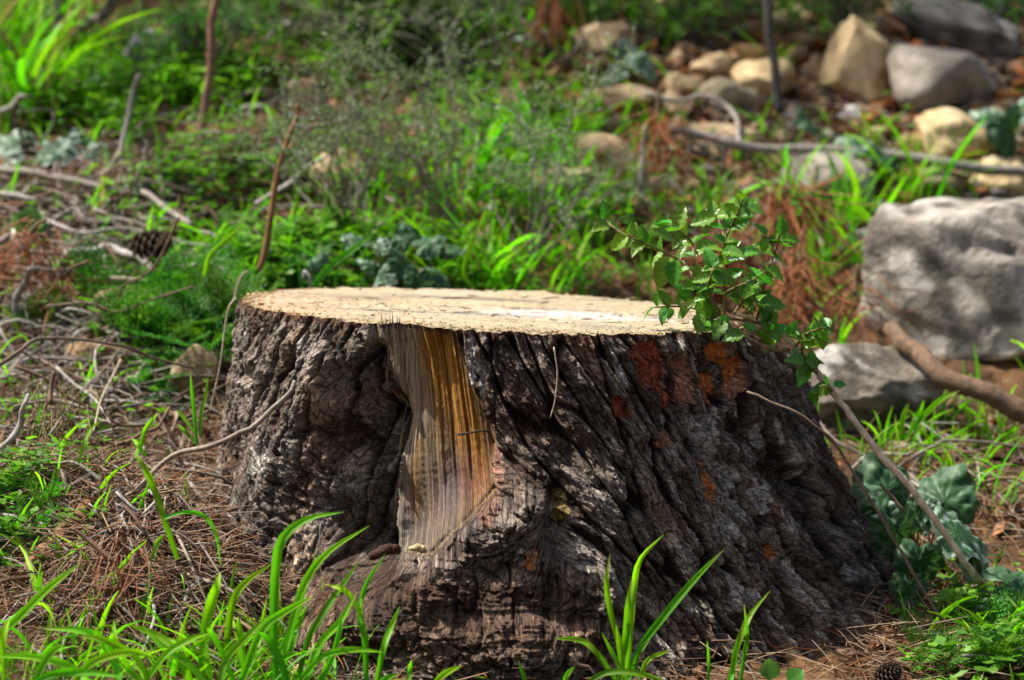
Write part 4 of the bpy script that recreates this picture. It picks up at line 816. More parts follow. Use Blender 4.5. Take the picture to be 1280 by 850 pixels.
def make_sprig():
    base = gpt(1247, 757); root = thing('leafy_plant', 'leafy green sprig on a long dry stem leaning over the stump rim', 'plant', base)
    last = [None]
    def stemtube(pts, r0, r1, col, name='stem'):
        S = spline(pts, 6*len(pts)); mb = MB(); add_tube(mb, S-np.array(base)+RNG.normal(0, r0*.12, S.shape), np.linspace(r0, r1, len(S))*(1+.06*RNG.normal(size=len(S))), 8, col); o_ = link(name, mb.mesh(name, M_TWIG), root); last[0] = o_; return S
    stemtube([base, at(1212, 712, 2.37), at(1180, 665, 2.36), at(1140, 612, 2.36), at(1100, 567, 2.36), at(1060, 515, 2.37), at(1022, 466, 2.38), at(994, 434, 2.39), at(981, 421, 2.40), at(956, 404, 2.41), at(918, 392, 2.42)], .0038, .0026, (.66, .53, .37))
    stemtube([at(986, 437, 2.38), at(968, 437, 2.37), at(932, 421, 2.37), at(905, 402, 2.40)], .0022, .0018, (.25, .16, .09), 'branch')
    stemtube([at(956, 404, 2.41), at(930, 400, 2.40), at(905, 396, 2.40), at(880, 388, 2.41)], .0022, .0016, (.27, .17, .1), 'branch')
    br = [([(905, 397), (893, 385), (880, 370), (866, 345), (855, 328), (829, 315), (800, 302), (777, 291), (754, 274)], 2.40, 11),
          ([(880, 388), (860, 384), (842, 383), (818, 384)], 2.40, 5), ([(866, 345), (868, 320), (864, 302), (850, 290), (839, 279)], 2.42, 6),
          ([(905, 396), (906, 367), (902, 330), (905, 300), (897, 270)], 2.43, 9), ([(905, 300), (915, 280), (924, 262), (928, 250)], 2.43, 5),
          ([(945, 402), (953, 375), (956, 346), (968, 318), (975, 290)], 2.41, 7), ([(906, 367), (925, 357), (943, 349), (960, 336)], 2.39, 7),
          ([(900, 390), (885, 365), (890, 340), (897, 318)], 2.38, 7), ([(968, 318), (962, 300), (952, 295)], 2.41, 3), ([(994, 434), (1005, 420), (1020, 412), (1036, 410)], 2.38, 5),
          ([(1003, 447), (1002, 430), (1000, 415)], 2.38, 4), ([(918, 392), (925, 380), (934, 372), (946, 378)], 2.39, 6), ([(905, 402), (890, 398), (878, 402)], 2.39, 5), ([(935, 420), (950, 412), (972, 418)], 2.37, 5), ([(1022, 466), (1012, 458), (1010, 450)], 2.37, 5), ([(1040, 488), (1030, 482), (1018, 486)], 2.36, 2), ([(1060, 515), (1050, 470), (1052, 480)], 2.36, 0)]
    for pts, D, nl in br[:-1]:
        n = len(pts); P = [at(x, y, D+.03*math.sin(i*1.7+pts[0][0])*min(1, i/2)) for i, (x, y) in enumerate(pts)]
        S = stemtube(P, .0016, .0008, (.16, .13, .05), 'branch')
        nl = int(nl*1.5)
        for j in range(nl):
            t = .18+.82*(j//2*2+1)/max(nl, 2) if nl > 2 else .6+.4*j
            t = min(1, t); i = int(t*(len(S)-1)); p = S[i]; tg = S[min(i+1, len(S)-1)]-S[max(i-1, 0)]; tg /= np.linalg.norm(tg)
            side = np.cross(tg, [0, -1, .2]); side /= np.linalg.norm(side)+1e-9; sg = 1 if j % 2 else -1
            tipk = 1 if t > .9 else 0
            d = side*sg*(.9-.35*tipk)+tg*(.35+.5*tipk)+RNG.normal(0, .32, 3); d[2] += .02
            nn = np.array([RNG.normal(0, .5), -.55+RNG.normal(0, .45), .8]); L = RNG.uniform(.013, .026)*(1 if t < .85 else .85)
            link('leaf', SPRIG[random.randrange(8)], last[0], Vector(p-np.array(base)), frame(d, nn), L)
    # the larger leaves one can pick out: (px, py of the base, direction in the picture, length in px)
    for x, y, dx, dy, L, D in ((838, 322, -.5, 1, 42, 2.37), (846, 325, -.15, 1, 36, 2.36), (838, 300, -.6, -.5, 26, 2.38), (754, 274, .05, -1, 24, 2.4), (762, 282, -1, .2, 26, 2.4), (790, 296, .3, -1, 20, 2.4), (790, 298, -.5, .8, 16, 2.4), (839, 279, -1, .1, 26, 2.42), (895, 272, -.9, .2, 34, 2.43), (897, 270, .9, -.1, 26, 2.43), (890, 268, 0, -1, 20, 2.42), (926, 255, .9, -.2, 22, 2.43), (926, 252, -.4, -1, 20, 2.43), (975, 294, .1, -1, 24, 2.41), (975, 300, .9, .0, 24, 2.41), (946, 380, 1, -.05, 42, 2.38), (948, 382, .8, .7, 30, 2.38), (905, 400, -.4, .6, 30, 2.36), (900, 395, .5, .7, 26, 2.36), (875, 392, -.1, .9, 26, 2.37), (930, 418, -.9, .2, 30, 2.345), (860, 375, -.5, -.7, 26, 2.38), (858, 385, .6, -.4, 22, 2.38), (838, 385, 0, 1, 18, 2.38), (823, 365, -.1, .8, 20, 2.39), (905, 330, -.9, .2, 30, 2.37), (903, 315, .9, .1, 30, 2.38), (908, 350, -.9, .1, 26, 2.37), (925, 318, .9, -.2, 26, 2.4), (870, 312, .7, -.2, 30, 2.38), (880, 345, .8, -.4, 26, 2.37), (1008, 415, .9, -.1, 34, 2.37), (1000, 455, .8, .2, 30, 2.36), (1005, 452, -.8, -.1, 26, 2.36), (1008, 452, .9, .5, 20, 2.355), (1040, 487, -.9, .05, 30, 2.36), (1042, 482, .9, -.2, 18, 2.36), (970, 425, -.5, .5, 24, 2.37), (985, 418, .4, -.7, 22, 2.38), (940, 345, .9, .3, 26, 2.39), (935, 355, .6, -.7, 24, 2.39)):
        k = pxm(D); d = Vector((dx, RNG.uniform(-.5, .3), -dy)); link('leaf', SPRIG[random.randrange(8)], root, at(x, y, D)-base, frame(d, (RNG.normal(0, .3), -.75, .65)), L/k*1.0)
make_sprig()
# ---- marbled heart leaves
def heart_mesh(seed, silver=.6):
    n = 72; a = np.linspace(0, 2*np.pi, n, endpoint=False); K = 13; off = np.abs(np.angle(np.exp(1j*(a-np.pi)))); tip = np.abs(np.angle(np.exp(1j*a)))
    edge = .5*(1+.12*np.cos(a)-.5*np.exp(-(off/.38)**2))*(1+.035*np.sin(5*a+seed)+.05*np.sign(np.sin(11*a+seed*2))*np.abs(np.sin(11*a+seed*2))**.5)*(1+.20*np.exp(-(tip/.45)**2))
    V = [[0, 0, 0]]; rr = np.linspace(0, 1, K+1)[1:]
    for r in rr:
        x = edge*r*np.sin(a); y = edge*r*np.cos(a)
        z = .12*(r**2)*np.sin(2*a+seed)-.14*r**2+.018*np.abs(np.sin(4.5*a))*r+.15*fbm(x*5+seed, y*5, seed, 3)*r+.05*np.sin(5*a+seed*3)*max(0, r-.6)
        V += np.stack([x, y, z], 1).tolist()
    V = np.array(V); k = np.arange(n); F3 = np.stack([np.zeros(n, int), 1+k, 1+(k+1) % n], 1)
    F4 = np.concatenate([np.stack([1+j*n+k, 1+(j+1)*n+k, 1+(j+1)*n+(k+1) % n, 1+j*n+(k+1) % n], 1) for j in range(K-1)])
    R = np.concatenate([[0], np.repeat(rr, n)]); A = np.concatenate([[0], np.tile(a, K)]); nz = fbm(V[:, 0]*9+seed, V[:, 1]*9, seed, 3)
    zone = np.exp(-((R-.62+.08*np.sin(6*A)+.25*nz)/.15)**2)*sstep(-.2, .2, vnoise(V[:, 0]*11, V[:, 1]*11+seed, seed+5))*silver*1.3+silver*.45*sstep(.80, .92, R+.15*nz)
    vein = np.maximum(np.exp(-(np.abs(np.sin(4.5*A))*R/.05)**2), np.exp(-(fbm(V[:, 0]*13, V[:, 1]*13, seed+8, 2)/.06)**2)*.7)*.55*(R > .08)
    C = lerp(lerp(np.array([.018, .075, .020]), np.array([.17, .27, .19]) if silver < 1 else np.array([.34, .44, .37]), np.clip(zone, 0, 1)[:, None]), np.array([.15, .26, .13]), vein[:, None])
    return mesh_np('leaf', V, [F4, F3], M_MARBLED, C)
HEART = [heart_mesh(s, .35) for s in range(3)]+[heart_mesh(s, 1.3) for s in range(3, 6)]
def cyclamen(label, leaves, base, group=None):
    """leaves: (px, py, distance, size px, direction dx dy, lean to the viewer, silvery)"""
    bp = gpt(*base); root = thing('marbled_plant', label, 'plant', bp, group)
    for x, y, D, s, dx, dy, tow, sil in leaves:
        p = at(x, y, D); k = pxm(D); d = Vector((dx, .25, -dy)); n = Vector((RNG.normal(0, .12), -tow, 1-.6*tow+.12))
        S = spline([bp+Vector((RNG.normal(0, .006), RNG.normal(0, .006), -.004)), (bp+p)/2+Vector((0, .01, .015)), p], 10); mb = MB(); add_tube(mb, S-np.array(bp), .0012, 5, (.16, .07, .05)); st_ = link('leaf_stalk', mb.mesh('leaf_stalk', M_TWIG), root); link('leaf', HEART[random.randrange(3)+(3 if sil else 0)], st_, p-bp, frame(d, n), s/k*.82)
cyclamen('marbled dark green leaves beside the shaded stump base', [(1180, 628, 2.5, 100, .3, -.8, .75, 0), (1112, 612, 2.47, 95, -.4, -.6, .7, 0), (1195, 665, 2.42, 110, 1, .25, .55, 1), (1120, 662, 2.44, 90, .2, .9, .65, 0), (1150, 700, 2.4, 80, .1, .9, .8, 0), (1150, 640, 2.46, 60, 0, 1, .5, 1), (1210, 690, 2.42, 75, .8, .7, .5, 1), (1100, 640, 2.46, 70, -.3, .9, .7, 1), (1135, 735, 2.37, 60, -.1, 1, .8, 0)], (1150, 705))
cyclamen('single marbled leaf near the yellowish twig by the corner', [(1262, 732, 2.36, 90, .6, .2, .75, 0), (1262, 768, 2.33, 60, .5, .7, .7, 1), (1225, 762, 2.34, 50, -.7, .6, .6, 0)], (1262, 770))
cyclamen('silver grey leaves lying on the tan stones', [(772, 88, 3.92, 52, -.9, .2, .55, 1), (800, 78, 3.92, 56, .6, .2, .6, 1), (784, 68, 3.95, 40, 0, -1, .4, 1)], (785, 95))
cyclamen('dark green leaf with silver rim at the frame edge', [(1262, 160, 3.72, 78, .3, .6, .8, 0), (1238, 145, 3.72, 50, -.6, -.2, .6, 1), (1284, 140, 3.72, 60, .8, -.4, .5, 1)], (1262, 180))
cyclamen('pale silvery leaves above the grey fallen branch', [(20, 180, 3.5, 78, -.8, -.3, .35, 1), (60, 188, 3.48, 70, 1, -.2, .45, 1), (10, 198, 3.48, 60, -.6, .5, .4, 1), (120, 190, 3.48, 56, .9, .2, .5, 1), (92, 182, 3.5, 44, .3, -.8, .4, 1)], (60, 208))
cyclamen('grey green leaf lying flat behind the long fallen branch', [(1066, 180, 3.72, 90, -1, .1, .3, 1), (1100, 186, 3.7, 70, 1, .3, .35, 0), (1010, 150, 3.8, 60, .8, .6, .4, 0)], (1066, 196))
cyclamen('dark blue green leaf in the grass above the sandy stone', [(682, 50, 4.0, 62, .5, .3, .6, 0), (668, 44, 4.02, 50, -.8, 0, .5, 1)], (680, 72))
cyclamen('bluish marbled leaves crowded behind the stump top', [(500, 325, 3.0, 54, .5, .4, .6, 0), (530, 305, 3.03, 50, .8, -.3, .6, 0), (478, 345, 2.98, 46, -.5, .5, .6, 1), (545, 345, 2.98, 46, .6, .6, .6, 0), (462, 330, 3.02, 34, -.8, -.4, .4, 1), (400, 318, 3.05, 40, -.4, .3, .6, 0), (440, 300, 3.08, 44, .8, -.2, .45, 1), (520, 350, 2.96, 46, 0, .9, .6, 0), (390, 340, 3.0, 36, .3, .8, .6, 0), (560, 310, 3.05, 46, .7, 0, .5, 0), (475, 310, 3.05, 30, .2, -.6, .3, 1), (510, 300, 3.06, 46, -.3, -.6, .6, 0)], (490, 365))
cyclamen('small green leaves beside the dark hollow roots', [(118, 105, 3.8, 30, .4, -.6, .5, 1), (60, 58, 3.95, 26, -.3, -.4, .5, 1)], (110, 120))
cyclamen('round bright leaf pair below the upright reddish stem', [(206, 232, 3.35, 44, .2, -.9, .8, 0), (186, 232, 3.36, 30, -.8, -.2, .5, 1)], (206, 262))
# ---- ferny herbs
def frond_mesh(seed, cA=(.035, .14, .012), cB=(.095, .28, .02)):
    rg = np.random.default_rng(seed); mb = MB(); dia = np.array([[0, 1, 2, 3]]); n = 9
    S = np.stack([np.zeros(8), np.linspace(0, 1, 8), .12*np.sin(np.linspace(0, 2.4, 8))], 1); add_tube(mb, S, .008, 3, np.array(cA)*1.3)
    for i in range(n):
        t = .18+.8*i/n; L = .42*math.sin(math.pi*min(1, t*.8+.22))*rg.uniform(.85, 1.1); b = np.array([0, t, .12*math.sin(2.4*t)])
        for sg in (-1, 1):
            d = np.array([sg*.8, .6, rg.uniform(-.1, .25)]); d /= np.linalg.norm(d); side = np.array([-sg*.6, .8, 0])
            for j in range(5):
                q = b+d*L*(j+.6)/5; l2 = L*.30*(1-.12*j)
                for s2 in ((-1, 1) if j < 4 else (0,)):
                    dd = d*.7+side*s2*.8; dd /= np.linalg.norm(dd); ww = np.cross(dd, [0, 0, 1])*l2*.28
                    up = np.array([0, 0, rg.uniform(-.05, .08)])
                    mb.add(np.array([q, q+dd*l2*.55+ww, q+dd*l2+up*.5, q+dd*l2*.55-ww]), dia, lerp(np.array(cA), np.array(cB), rg.random()))
    return mb.mesh('frond', M_HERB, False)
FRONDS = [frond_mesh(s) for s in range(4)]; BFRONDS = [frond_mesh(s+9, (.035, .09, .045), (.09, .17, .10)) for s in range(2)]
def herb(px, py, n, Lpx, label, dD=0, pool=None, group=None, up=1.05, spread=.012):
    p = gpt(px, py); p.y += dD; p.z = float(G(p.x, p.y))-.003; k = pxm(p.y); root = thing('ferny_herb', label, 'plant', p, group)
    for i in range(n):
        a = random.uniform(0, 6.283); e = random.uniform(.15, 1.2)*up; L = Lpx/k*random.uniform(.6, 1.1)
        d = Vector((math.cos(a)*math.cos(e), math.sin(a)*math.cos(e)-.15, math.sin(e))); n_ = Vector((-math.cos(a)*.5, -math.sin(a)*.5-.4, 1))
        link('frond', random.choice(pool or FRONDS), root, (random.gauss(0, spread), random.gauss(0, spread), 0), frame(d, n_), L)
for x, y, n, L, lab, sp in ((215, 385, 44, 95, 'ferny green herb patch just below the bleached crooked branch', .035), (258, 410, 46, 95, 'ferny green herb patch touching the left edge of the stump', .03), (200, 435, 38, 85, 'ferny green herb patch draped over the buff rocks', .035), (248, 455, 34, 80, 'ferny green herb patch above the buff ochre rock', .03), (205, 495, 24, 65, 'small ferny herb patch below the long thin dark twig', .02)):
    herb(x, y, n, L, lab, spread=sp)
for x, y, n, L, lab in ((60, 420, 9, 60, 'ferny herb beside the short upright grey stick'), (75, 395, 7, 50, 'small ferny herb in front of the rusty needle fan'), (15, 690, 12, 80, 'leafy herb clump above the low corner grass'), (60, 660, 10, 70, 'leafy herb left of the rotten stick'), (110, 575, 6, 40, 'tiny herb under the hooked grey twig'), (25, 640, 10, 70, 'leafy herb at the frame edge below the pale bent stick')):
    herb(x, y, n, L, lab)
for x, y, n, L, lab in ((1215, 800, 26, 75, 'ferny green herb under the yellowish lichen twig'), (1175, 840, 22, 65, 'ferny green herb next to the old grey cone'), (1262, 835, 28, 80, 'ferny green herb filling the lower corner')):
    herb(x, y, n, L, lab, spread=.025)
for x, y, n, L, lab in ((188, 530, 12, 48, 'bluish feathery herb under the thin brown twig'), (175, 515, 9, 40, 'small bluish feathery herb behind the smooth brown stick')):
    herb(x, y, n, L, lab, pool=BFRONDS)
for x, y, n, L, lab in ((318, 345, 24, 60, 'low green herb at the foot of the orange brown stem'), (362, 360, 24, 56, 'low green herb behind the pale hooked twig'), (405, 367, 18, 48, 'low green herb in front of the leaning grass blade'), (300, 305, 12, 55, 'low green herb left of the orange brown stem')):
    herb(x, y, n, L, lab, spread=.025)
def round_leaf(label, px, py, D, leaves):
    p = at(px, py, D); root = thing('seedling', label, 'plant', p)
    for x, y, s, dx, dy in leaves:
        q = at(x, y, D); link('leaf', ROUND, root, q-p, frame((dx, .2, -dy), (0, -.8, .6)), s/pxm(D))
        mb = MB(); add_tube(mb, spline([Vector((0, 0, 0)), (q-p)*.6+Vector((0, .006, 0)), q-p], 7), .0009, 5, (.08, .17, .03)); link('leaf_stalk', mb.mesh('leaf_stalk', M_LEAF), root)
ROUND = leaf_mesh('leaf', M_LEAF, w=.98, serr=.0, cup=.12, curl=.1, cA=(.05, .15, .012), cB=(.085, .23, .02), point=.92, seed=3, veins=.008)
round_leaf('round-leaved seedling in front of the shaded stump base', 962, 870, 2.12, ((962, 850, 28, .05, -1), (985, 853, 26, .8, -.6), (978, 862, 20, .5, .3)))
round_leaf('seedling with small oval leaves beside the bleached branch', 36, 285, 3.1, ((36, 285, 30, .1, -1), (36, 285, 28, .7, -.8), (34, 286, 28, -.7, -.7), (34, 286, 24, -1, -.1), (38, 285, 24, 1, -.2)))
# ---- shrubs
def shrub(label, base, targets, D0, spreadD, twigs, leaf, leafcol, stemcol, r0=.003, name='shrub', nleaf=40, group=None, mat=None, droop=0):
    """stems from the foot to points read off the photograph, side twigs on each, small leaves along the twigs"""
    bp = gpt(*base); bp.y = D0; bp.z = float(G(bp.x, D0)); root = thing(name, label, 'shrub', bp, group); b = np.array(bp)
    lw, ll = leaf; LV = []; LC = []; ms = MB(); q4 = np.array([[0, 1, 2, 3]])
    def leaves(S, n):
        S = np.asarray(S); i = RNG.integers(1, len(S), n); p = S[i-1]+(S[i]-S[i-1])*RNG.random((n, 1)); tg = S[i]-S[i-1]; tg = tg/(np.linalg.norm(tg, axis=1)[:, None]+1e-9)
        d = RNG.normal(size=(n, 3))+tg*.8+np.array([0, 0, .3]); d /= np.linalg.norm(d, axis=1)[:, None]; w = np.cross(d, RNG.normal(size=(n, 3))); w /= np.linalg.norm(w, axis=1)[:, None]+1e-9
        L = ll*RNG.uniform(.6, 1.2, (n, 1)); W = lw*RNG.uniform(.7, 1.2, (n, 1))
        LV.append(np.stack([p, p+d*L*.5+w*W, p+d*L, p+d*L*.5-w*W], 1)); LC.append(np.repeat(lerp(np.array(leafcol[0]), np.array(leafcol[1]), RNG.random((n, 1))), 4, 0))
    for x, y in targets:
        e = np.array(at(x, y, D0+RNG.normal(0, spreadD))); m = (b+e)/2+np.array([RNG.normal(0, .03), RNG.normal(0, .03), .05+RNG.normal(0, .02)])
        S = spline([b+RNG.normal(0, .012, 3)*[1, 1, 0], m, e], 16); S += RNG.normal(0, .002, S.shape); add_tube(ms, S-b, np.linspace(r0, r0*.3, 16), 5, stemcol); leaves(S[8:], nleaf//3)
        for _ in range(twigs):
            i = RNG.integers(8, 16); s0 = S[i]; d = RNG.normal(size=3)*[1, 1, .7]+(S[-1]-S[0])*1.2+np.array([0, 0, .25-droop]); d /= np.linalg.norm(d); L = RNG.uniform(.04, .12)
            S2 = spline([s0, s0+d*L*.5+RNG.normal(0, .006, 3), s0+d*L+RNG.normal(0, .012, 3)-[0, 0, droop*.02]], 8); add_tube(ms, S2-b, np.linspace(r0*.4, r0*.15, 8), 4, stemcol); leaves(S2, nleaf)
    link('stems', ms.mesh('stems', M_TWIG), root)
    V = np.concatenate(LV).reshape(-1, 3)-b; F = np.arange(len(V)).reshape(-1, 4); link('foliage', mesh_np('foliage', V, F, mat or M_HERB, np.concatenate(LC), False), root)
def rnd_targets(cx, cy, rx, ry, n): return [(cx+RNG.normal(0, .5)*rx, cy+RNG.normal(0, .5)*ry) for _ in range(n)]
SILV = ((.08, .14, .075), (.24, .32, .21)); GREEN = ((.04, .14, .012), (.12, .30, .02)); DGREEN = ((.02, .07, .012), (.05, .15, .02))
shrub('wispy grey green thorny shrub behind the orange brown stem', (430, 335), rnd_targets(390, 160, 170, 100, 16)+[(345, 210), (330, 150), (300, 180), (395, 110)], 3.25, .12, 6, (.0012, .008), SILV, (.20, .18, .15), .0015, nleaf=30, name='thorny_shrub')
shrub('wispy grey green thorny shrub in the middle behind the stump', (560, 325), rnd_targets(530, 130, 190, 100, 18)+[(560, 60), (450, 80)], 3.32, .12, 6, (.0012, .008), SILV, (.20, .18, .15), .0015, nleaf=30, name='thorny_shrub')
shrub('thin grey green thorny shrub left of the broad tan stone', (660, 320), rnd_targets(680, 200, 130, 110, 13)+[(740, 250), (720, 290)], 3.25, .10, 6, (.0012, .008), SILV, (.20, .18, .15), .0015, nleaf=28, name='thorny_shrub')
shrub('grey green sprays of a second thorny shrub higher up', (600, 120), rnd_targets(580, 20, 120, 50, 10)+rnd_targets(420, 40, 90, 50, 6), 3.9, .08, 6, (.0014, .010), SILV, (.15, .13, .11), .003, nleaf=20)
shrub('dense bright green bush at the top behind the upright stems', (420, 95), rnd_targets(430, 25, 190, 80, 44)+rnd_targets(500, 60, 90, 50, 14), 4.05, .10, 9, (.0040, .012), GREEN, (.13, .11, .09), .0035, nleaf=26)
shrub('feathery green bush beside the reddish upright stem', (235, 150), rnd_targets(225, 60, 80, 60, 16), 3.85, .07, 8, (.0016, .011), ((.04, .12, .02), (.10, .25, .04)), (.13, .11, .09), .003, nleaf=24)
shrub('green bush above the tan stones', (860, 70), rnd_targets(860, 30, 120, 40, 18), 4.2, .08, 8, (.0030, .011), GREEN, (.13, .11, .09), .003, nleaf=24)
shrub('olive green bush hanging behind the yellow stone', (1060, 40), rnd_targets(1040, 15, 100, 40, 14), 4.3, .08, 8, (.0028, .010), ((.05, .11, .02), (.12, .22, .04)), (.13, .11, .09), .003, nleaf=22)
shrub('dark green bush in the upper corner behind the ledge', (1230, 40), rnd_targets(1230, 0, 100, 50, 14), 4.4, .08, 8, (.0034, .012), DGREEN, (.1, .09, .08), .003, nleaf=22)
shrub('yellow green bush behind the dark blue green leaf', (690, 60), rnd_targets(690, 10, 100, 40, 12), 4.25, .08, 7, (.0030, .011), GREEN, (.13, .11, .09), .003, nleaf=22)
# ---- low broad-leaved ground cover
def undergrowth():
    Q = scatter_blobs([(120, 150, 150, 60, 1300), (60, 60, 120, 80, 500), (250, 130, 120, 70, 600), (300, 70, 150, 70, 700), (380, 340, 130, 50, 1300), (520, 330, 160, 60, 700), (640, 330, 150, 60, 500), (620, 220, 160, 90, 650), (740, 300, 120, 80, 160), (420, 260, 200, 70, 700), (560, 110, 220, 60, 500), (300, 220, 150, 60, 450), (820, 5, 200, 40, 600), (980, 5, 120, 40, 300), (1120, 230, 140, 60, 90), (1230, 240, 80, 50, 80), (1020, 300, 90, 90, 100), (220, 400, 110, 70, 900), (120, 560, 100, 60, 120), (30, 660, 70, 60, 500), (1220, 810, 80, 50, 400), (640, -100, 900, 80, 2200), (-200, 300, 200, 300, 1500), (1450, 300, 160, 300, 1000), (180, 260, 120, 40, 250)])
    P = gpts(Q); P = P[off_stump(P[:, 0], P[:, 1], 1.02) & (fbm(P[:, 0]*7, P[:, 1]*7, 300, 2) > -.08)]; n = len(P)
    P[:, :2] += RNG.normal(0, .008, (n, 2)); P[:, 2] += RNG.uniform(.005, .05, n)*np.where(P[:, 1] > 3.3, 1.3, .9)
    base = np.repeat(lerp(np.array([.045, .14, .010]), np.array([.16, .34, .02]), RNG.random((n, 1))), 3, 0); P = np.repeat(P, 3, 0); n *= 3
    a = RNG.uniform(0, 6.283, n); d = np.stack([np.cos(a), np.sin(a), RNG.uniform(-.2, .5, n)], 1); w = np.cross(d, [0, 0, 1.0])+RNG.normal(0, .25, (n, 3)); L = RNG.uniform(.006, .017, (n, 1)); W = L*.36
    V = np.stack([P, P+d*L*.55+w*W, P+d*L, P+d*L*.55-w*W], 1).reshape(-1, 3); C = np.repeat(base*RNG.uniform(.8, 1.2, (n, 1)), 4, 0)
    V = np.array(V); F = np.arange(len(V)).reshape(-1, 4); o = kind(link('undergrowth', mesh_np('undergrowth', V, F, M_HERB, np.array(C), False)), 'stuff'); tag(o, 'low mixed green weeds covering the slope', 'weeds')
undergrowth()
# ================================================================== litter
def ribbons(P0, D, N, L, w, bend, C, seg=3):
    """many thin bent needles at once"""
    n = len(P0); D = D/np.linalg.norm(D, axis=1)[:, None]; side = np.cross(D, N); side /= np.linalg.norm(side, axis=1)[:, None]+1e-9; up = np.cross(side, D)
    V = []; 
    for j in range(seg+1):
        t = j/seg; c = P0+D*(L*t)[:, None]+side*(bend*L*t*t)[:, None]; ww = w*(1 if j < seg else .35)
        for k in range(3):
            a = 2*math.pi*k/3; V.append(c+side*(math.cos(a)*ww)[:, None]+up*(math.sin(a)*ww)[:, None])
    V = np.stack(V, 1); m = (seg+1)*3; F = []
    for j in range(seg):
        for k in range(3): F.append([j*3+k, j*3+(k+1) % 3, (j+1)*3+(k+1) % 3, (j+1)*3+k])
    F = (np.arange(n)[:, None, None]*m+np.array(F)[None]).reshape(-1, 4)
    return V.reshape(-1, 3), F, np.repeat(C, m, 0)
def pine_litter():
    Q = scatter_blobs([(180, 620, 190, 70, 3400), (250, 680, 160, 70, 2600), (150, 740, 190, 90, 2400), (100, 520, 160, 80, 1300), (60, 320, 120, 60, 700), (120, 270, 140, 60, 500), (330, 720, 120, 60, 800), (1150, 800, 110, 60, 700), (1200, 640, 130, 100, 600), (1010, 340, 120, 90, 500), (440, 700, 60, 30, 300), (880, 230, 150, 90, 500), (640, 860, 500, 40, 500), (1180, 560, 130, 60, 300), (640, 250, 640, 240, 700), (-200, 560, 180, 250, 700), (1430, 600, 140, 250, 500)])
    P = gpts(Q); P = P[off_stump(P[:, 0], P[:, 1], .97)]; P[:, 2] += np.abs(RNG.normal(0, .009, len(P)))+.001; n = len(P); a = RNG.uniform(0, 6.283, n); D = np.stack([np.cos(a), np.sin(a), RNG.normal(.05, .22, n)], 1)
    # follow the slope
    gx = (G(P[:, 0]+.03, P[:, 1])-G(P[:, 0]-.03, P[:, 1]))/.06; gy = (G(P[:, 0], P[:, 1]+.03)-G(P[:, 0], P[:, 1]-.03))/.06; D[:, 2] += D[:, 0]*gx+D[:, 1]*gy
    pal = np.array([[.30, .19, .11], [.22, .12, .06], [.38, .27, .17], [.16, .08, .045], [.26, .10, .035], [.34, .26, .19]]); C = pal[RNG.integers(0, 6, n)]*RNG.uniform(.6, 1.2, (n, 1))
    V, F, CC = ribbons(P, D, np.tile([0, 0, 1.0], (n, 1)), RNG.uniform(.025, .085, n), RNG.uniform(.0004, .0008, n), RNG.normal(0, .25, n), C)
    m = 40; u = RNG.random(m)**.5*.23; a = RNG.uniform(0, 6.283, m); P2 = np.stack([SC[0]+u*np.cos(a), SC[1]+u*np.sin(a)*.9, 0*u], 1); P2[:, 2] = top_plane(P2[:, 0], P2[:, 1])+.003
    V2, F2, C2 = ribbons(P2, np.stack([np.cos(a*3), np.sin(a*3), 0*a], 1), np.tile([0, 0, 1.0], (m, 1)), RNG.uniform(.006, .03, m), RNG.uniform(.0004, .0008, m), RNG.normal(0, .2, m), pal[RNG.integers(0, 6, m)]*.7)
    F = np.concatenate([F, F2+len(V)]); V = np.concatenate([V, V2]); CC = np.concatenate([CC, C2])
    o = kind(link('pine_needles', mesh_np('pine_needles', V, F, M_NEEDLE, CC)), 'stuff'); tag(o, 'brown dry pine needles littering the ground', 'pine needles')
pine_litter()
def bark_litter():
    mb = MB(); Q = scatter_blobs([(180, 640, 200, 100, 260), (150, 300, 180, 60, 160), (1180, 600, 150, 100, 160), (880, 150, 320, 120, 1500), (1000, 330, 130, 90, 260), (1180, 120, 130, 90, 300), (60, 300, 130, 60, 160), (300, 180, 300, 120, 160), (640, 200, 640, 200, 260), (420, 720, 90, 40, 60), (1160, 800, 90, 40, 60)]); q4 = np.array([[0, 1, 2, 3]])
    for px, py in Q:
        p = gpt(px, py)
        if not off_stump(p.x, p.y): continue
        s = RNG.uniform(.005, .02)*(1.5 if p.x > .05 and p.y > 3 else 1); a = RNG.uniform(0, 6.28); d = np.array([math.cos(a), math.sin(a), RNG.normal(.2, .3)]); w = np.cross(d, [0, 0, 1])*RNG.uniform(.25, .5)+RNG.normal(0, .12, 3); c = np.array([p.x, p.y, p.z+RNG.uniform(.001, .012)])
        col = np.array(random.choice(((.26, .10, .03), (.36, .17, .06), (.16, .09, .05), (.34, .24, .15), (.44, .14, .03))))*RNG.uniform(.6, 1.2); b = np.array([0, 0, s*.25])
        V = np.array([c-d*s, c-d*s*.2+w*s+b, c+d*s+b*.3, c+d*s*.2-w*s-b*.2]); mb.add(np.concatenate([V, V-[0, 0, .0008]]), np.array([[0, 1, 2, 3], [7, 6, 5, 4], [0, 4, 5, 1], [1, 5, 6, 2], [2, 6, 7, 3], [3, 7, 4, 0]]), col)
    o = kind(link('dead_leaves', mb.mesh('dead_leaves', M_NEEDLE, False)), 'stuff'); tag(o, 'rusty dead leaves and bark flakes among the stones', 'dead leaves')
bark_litter()
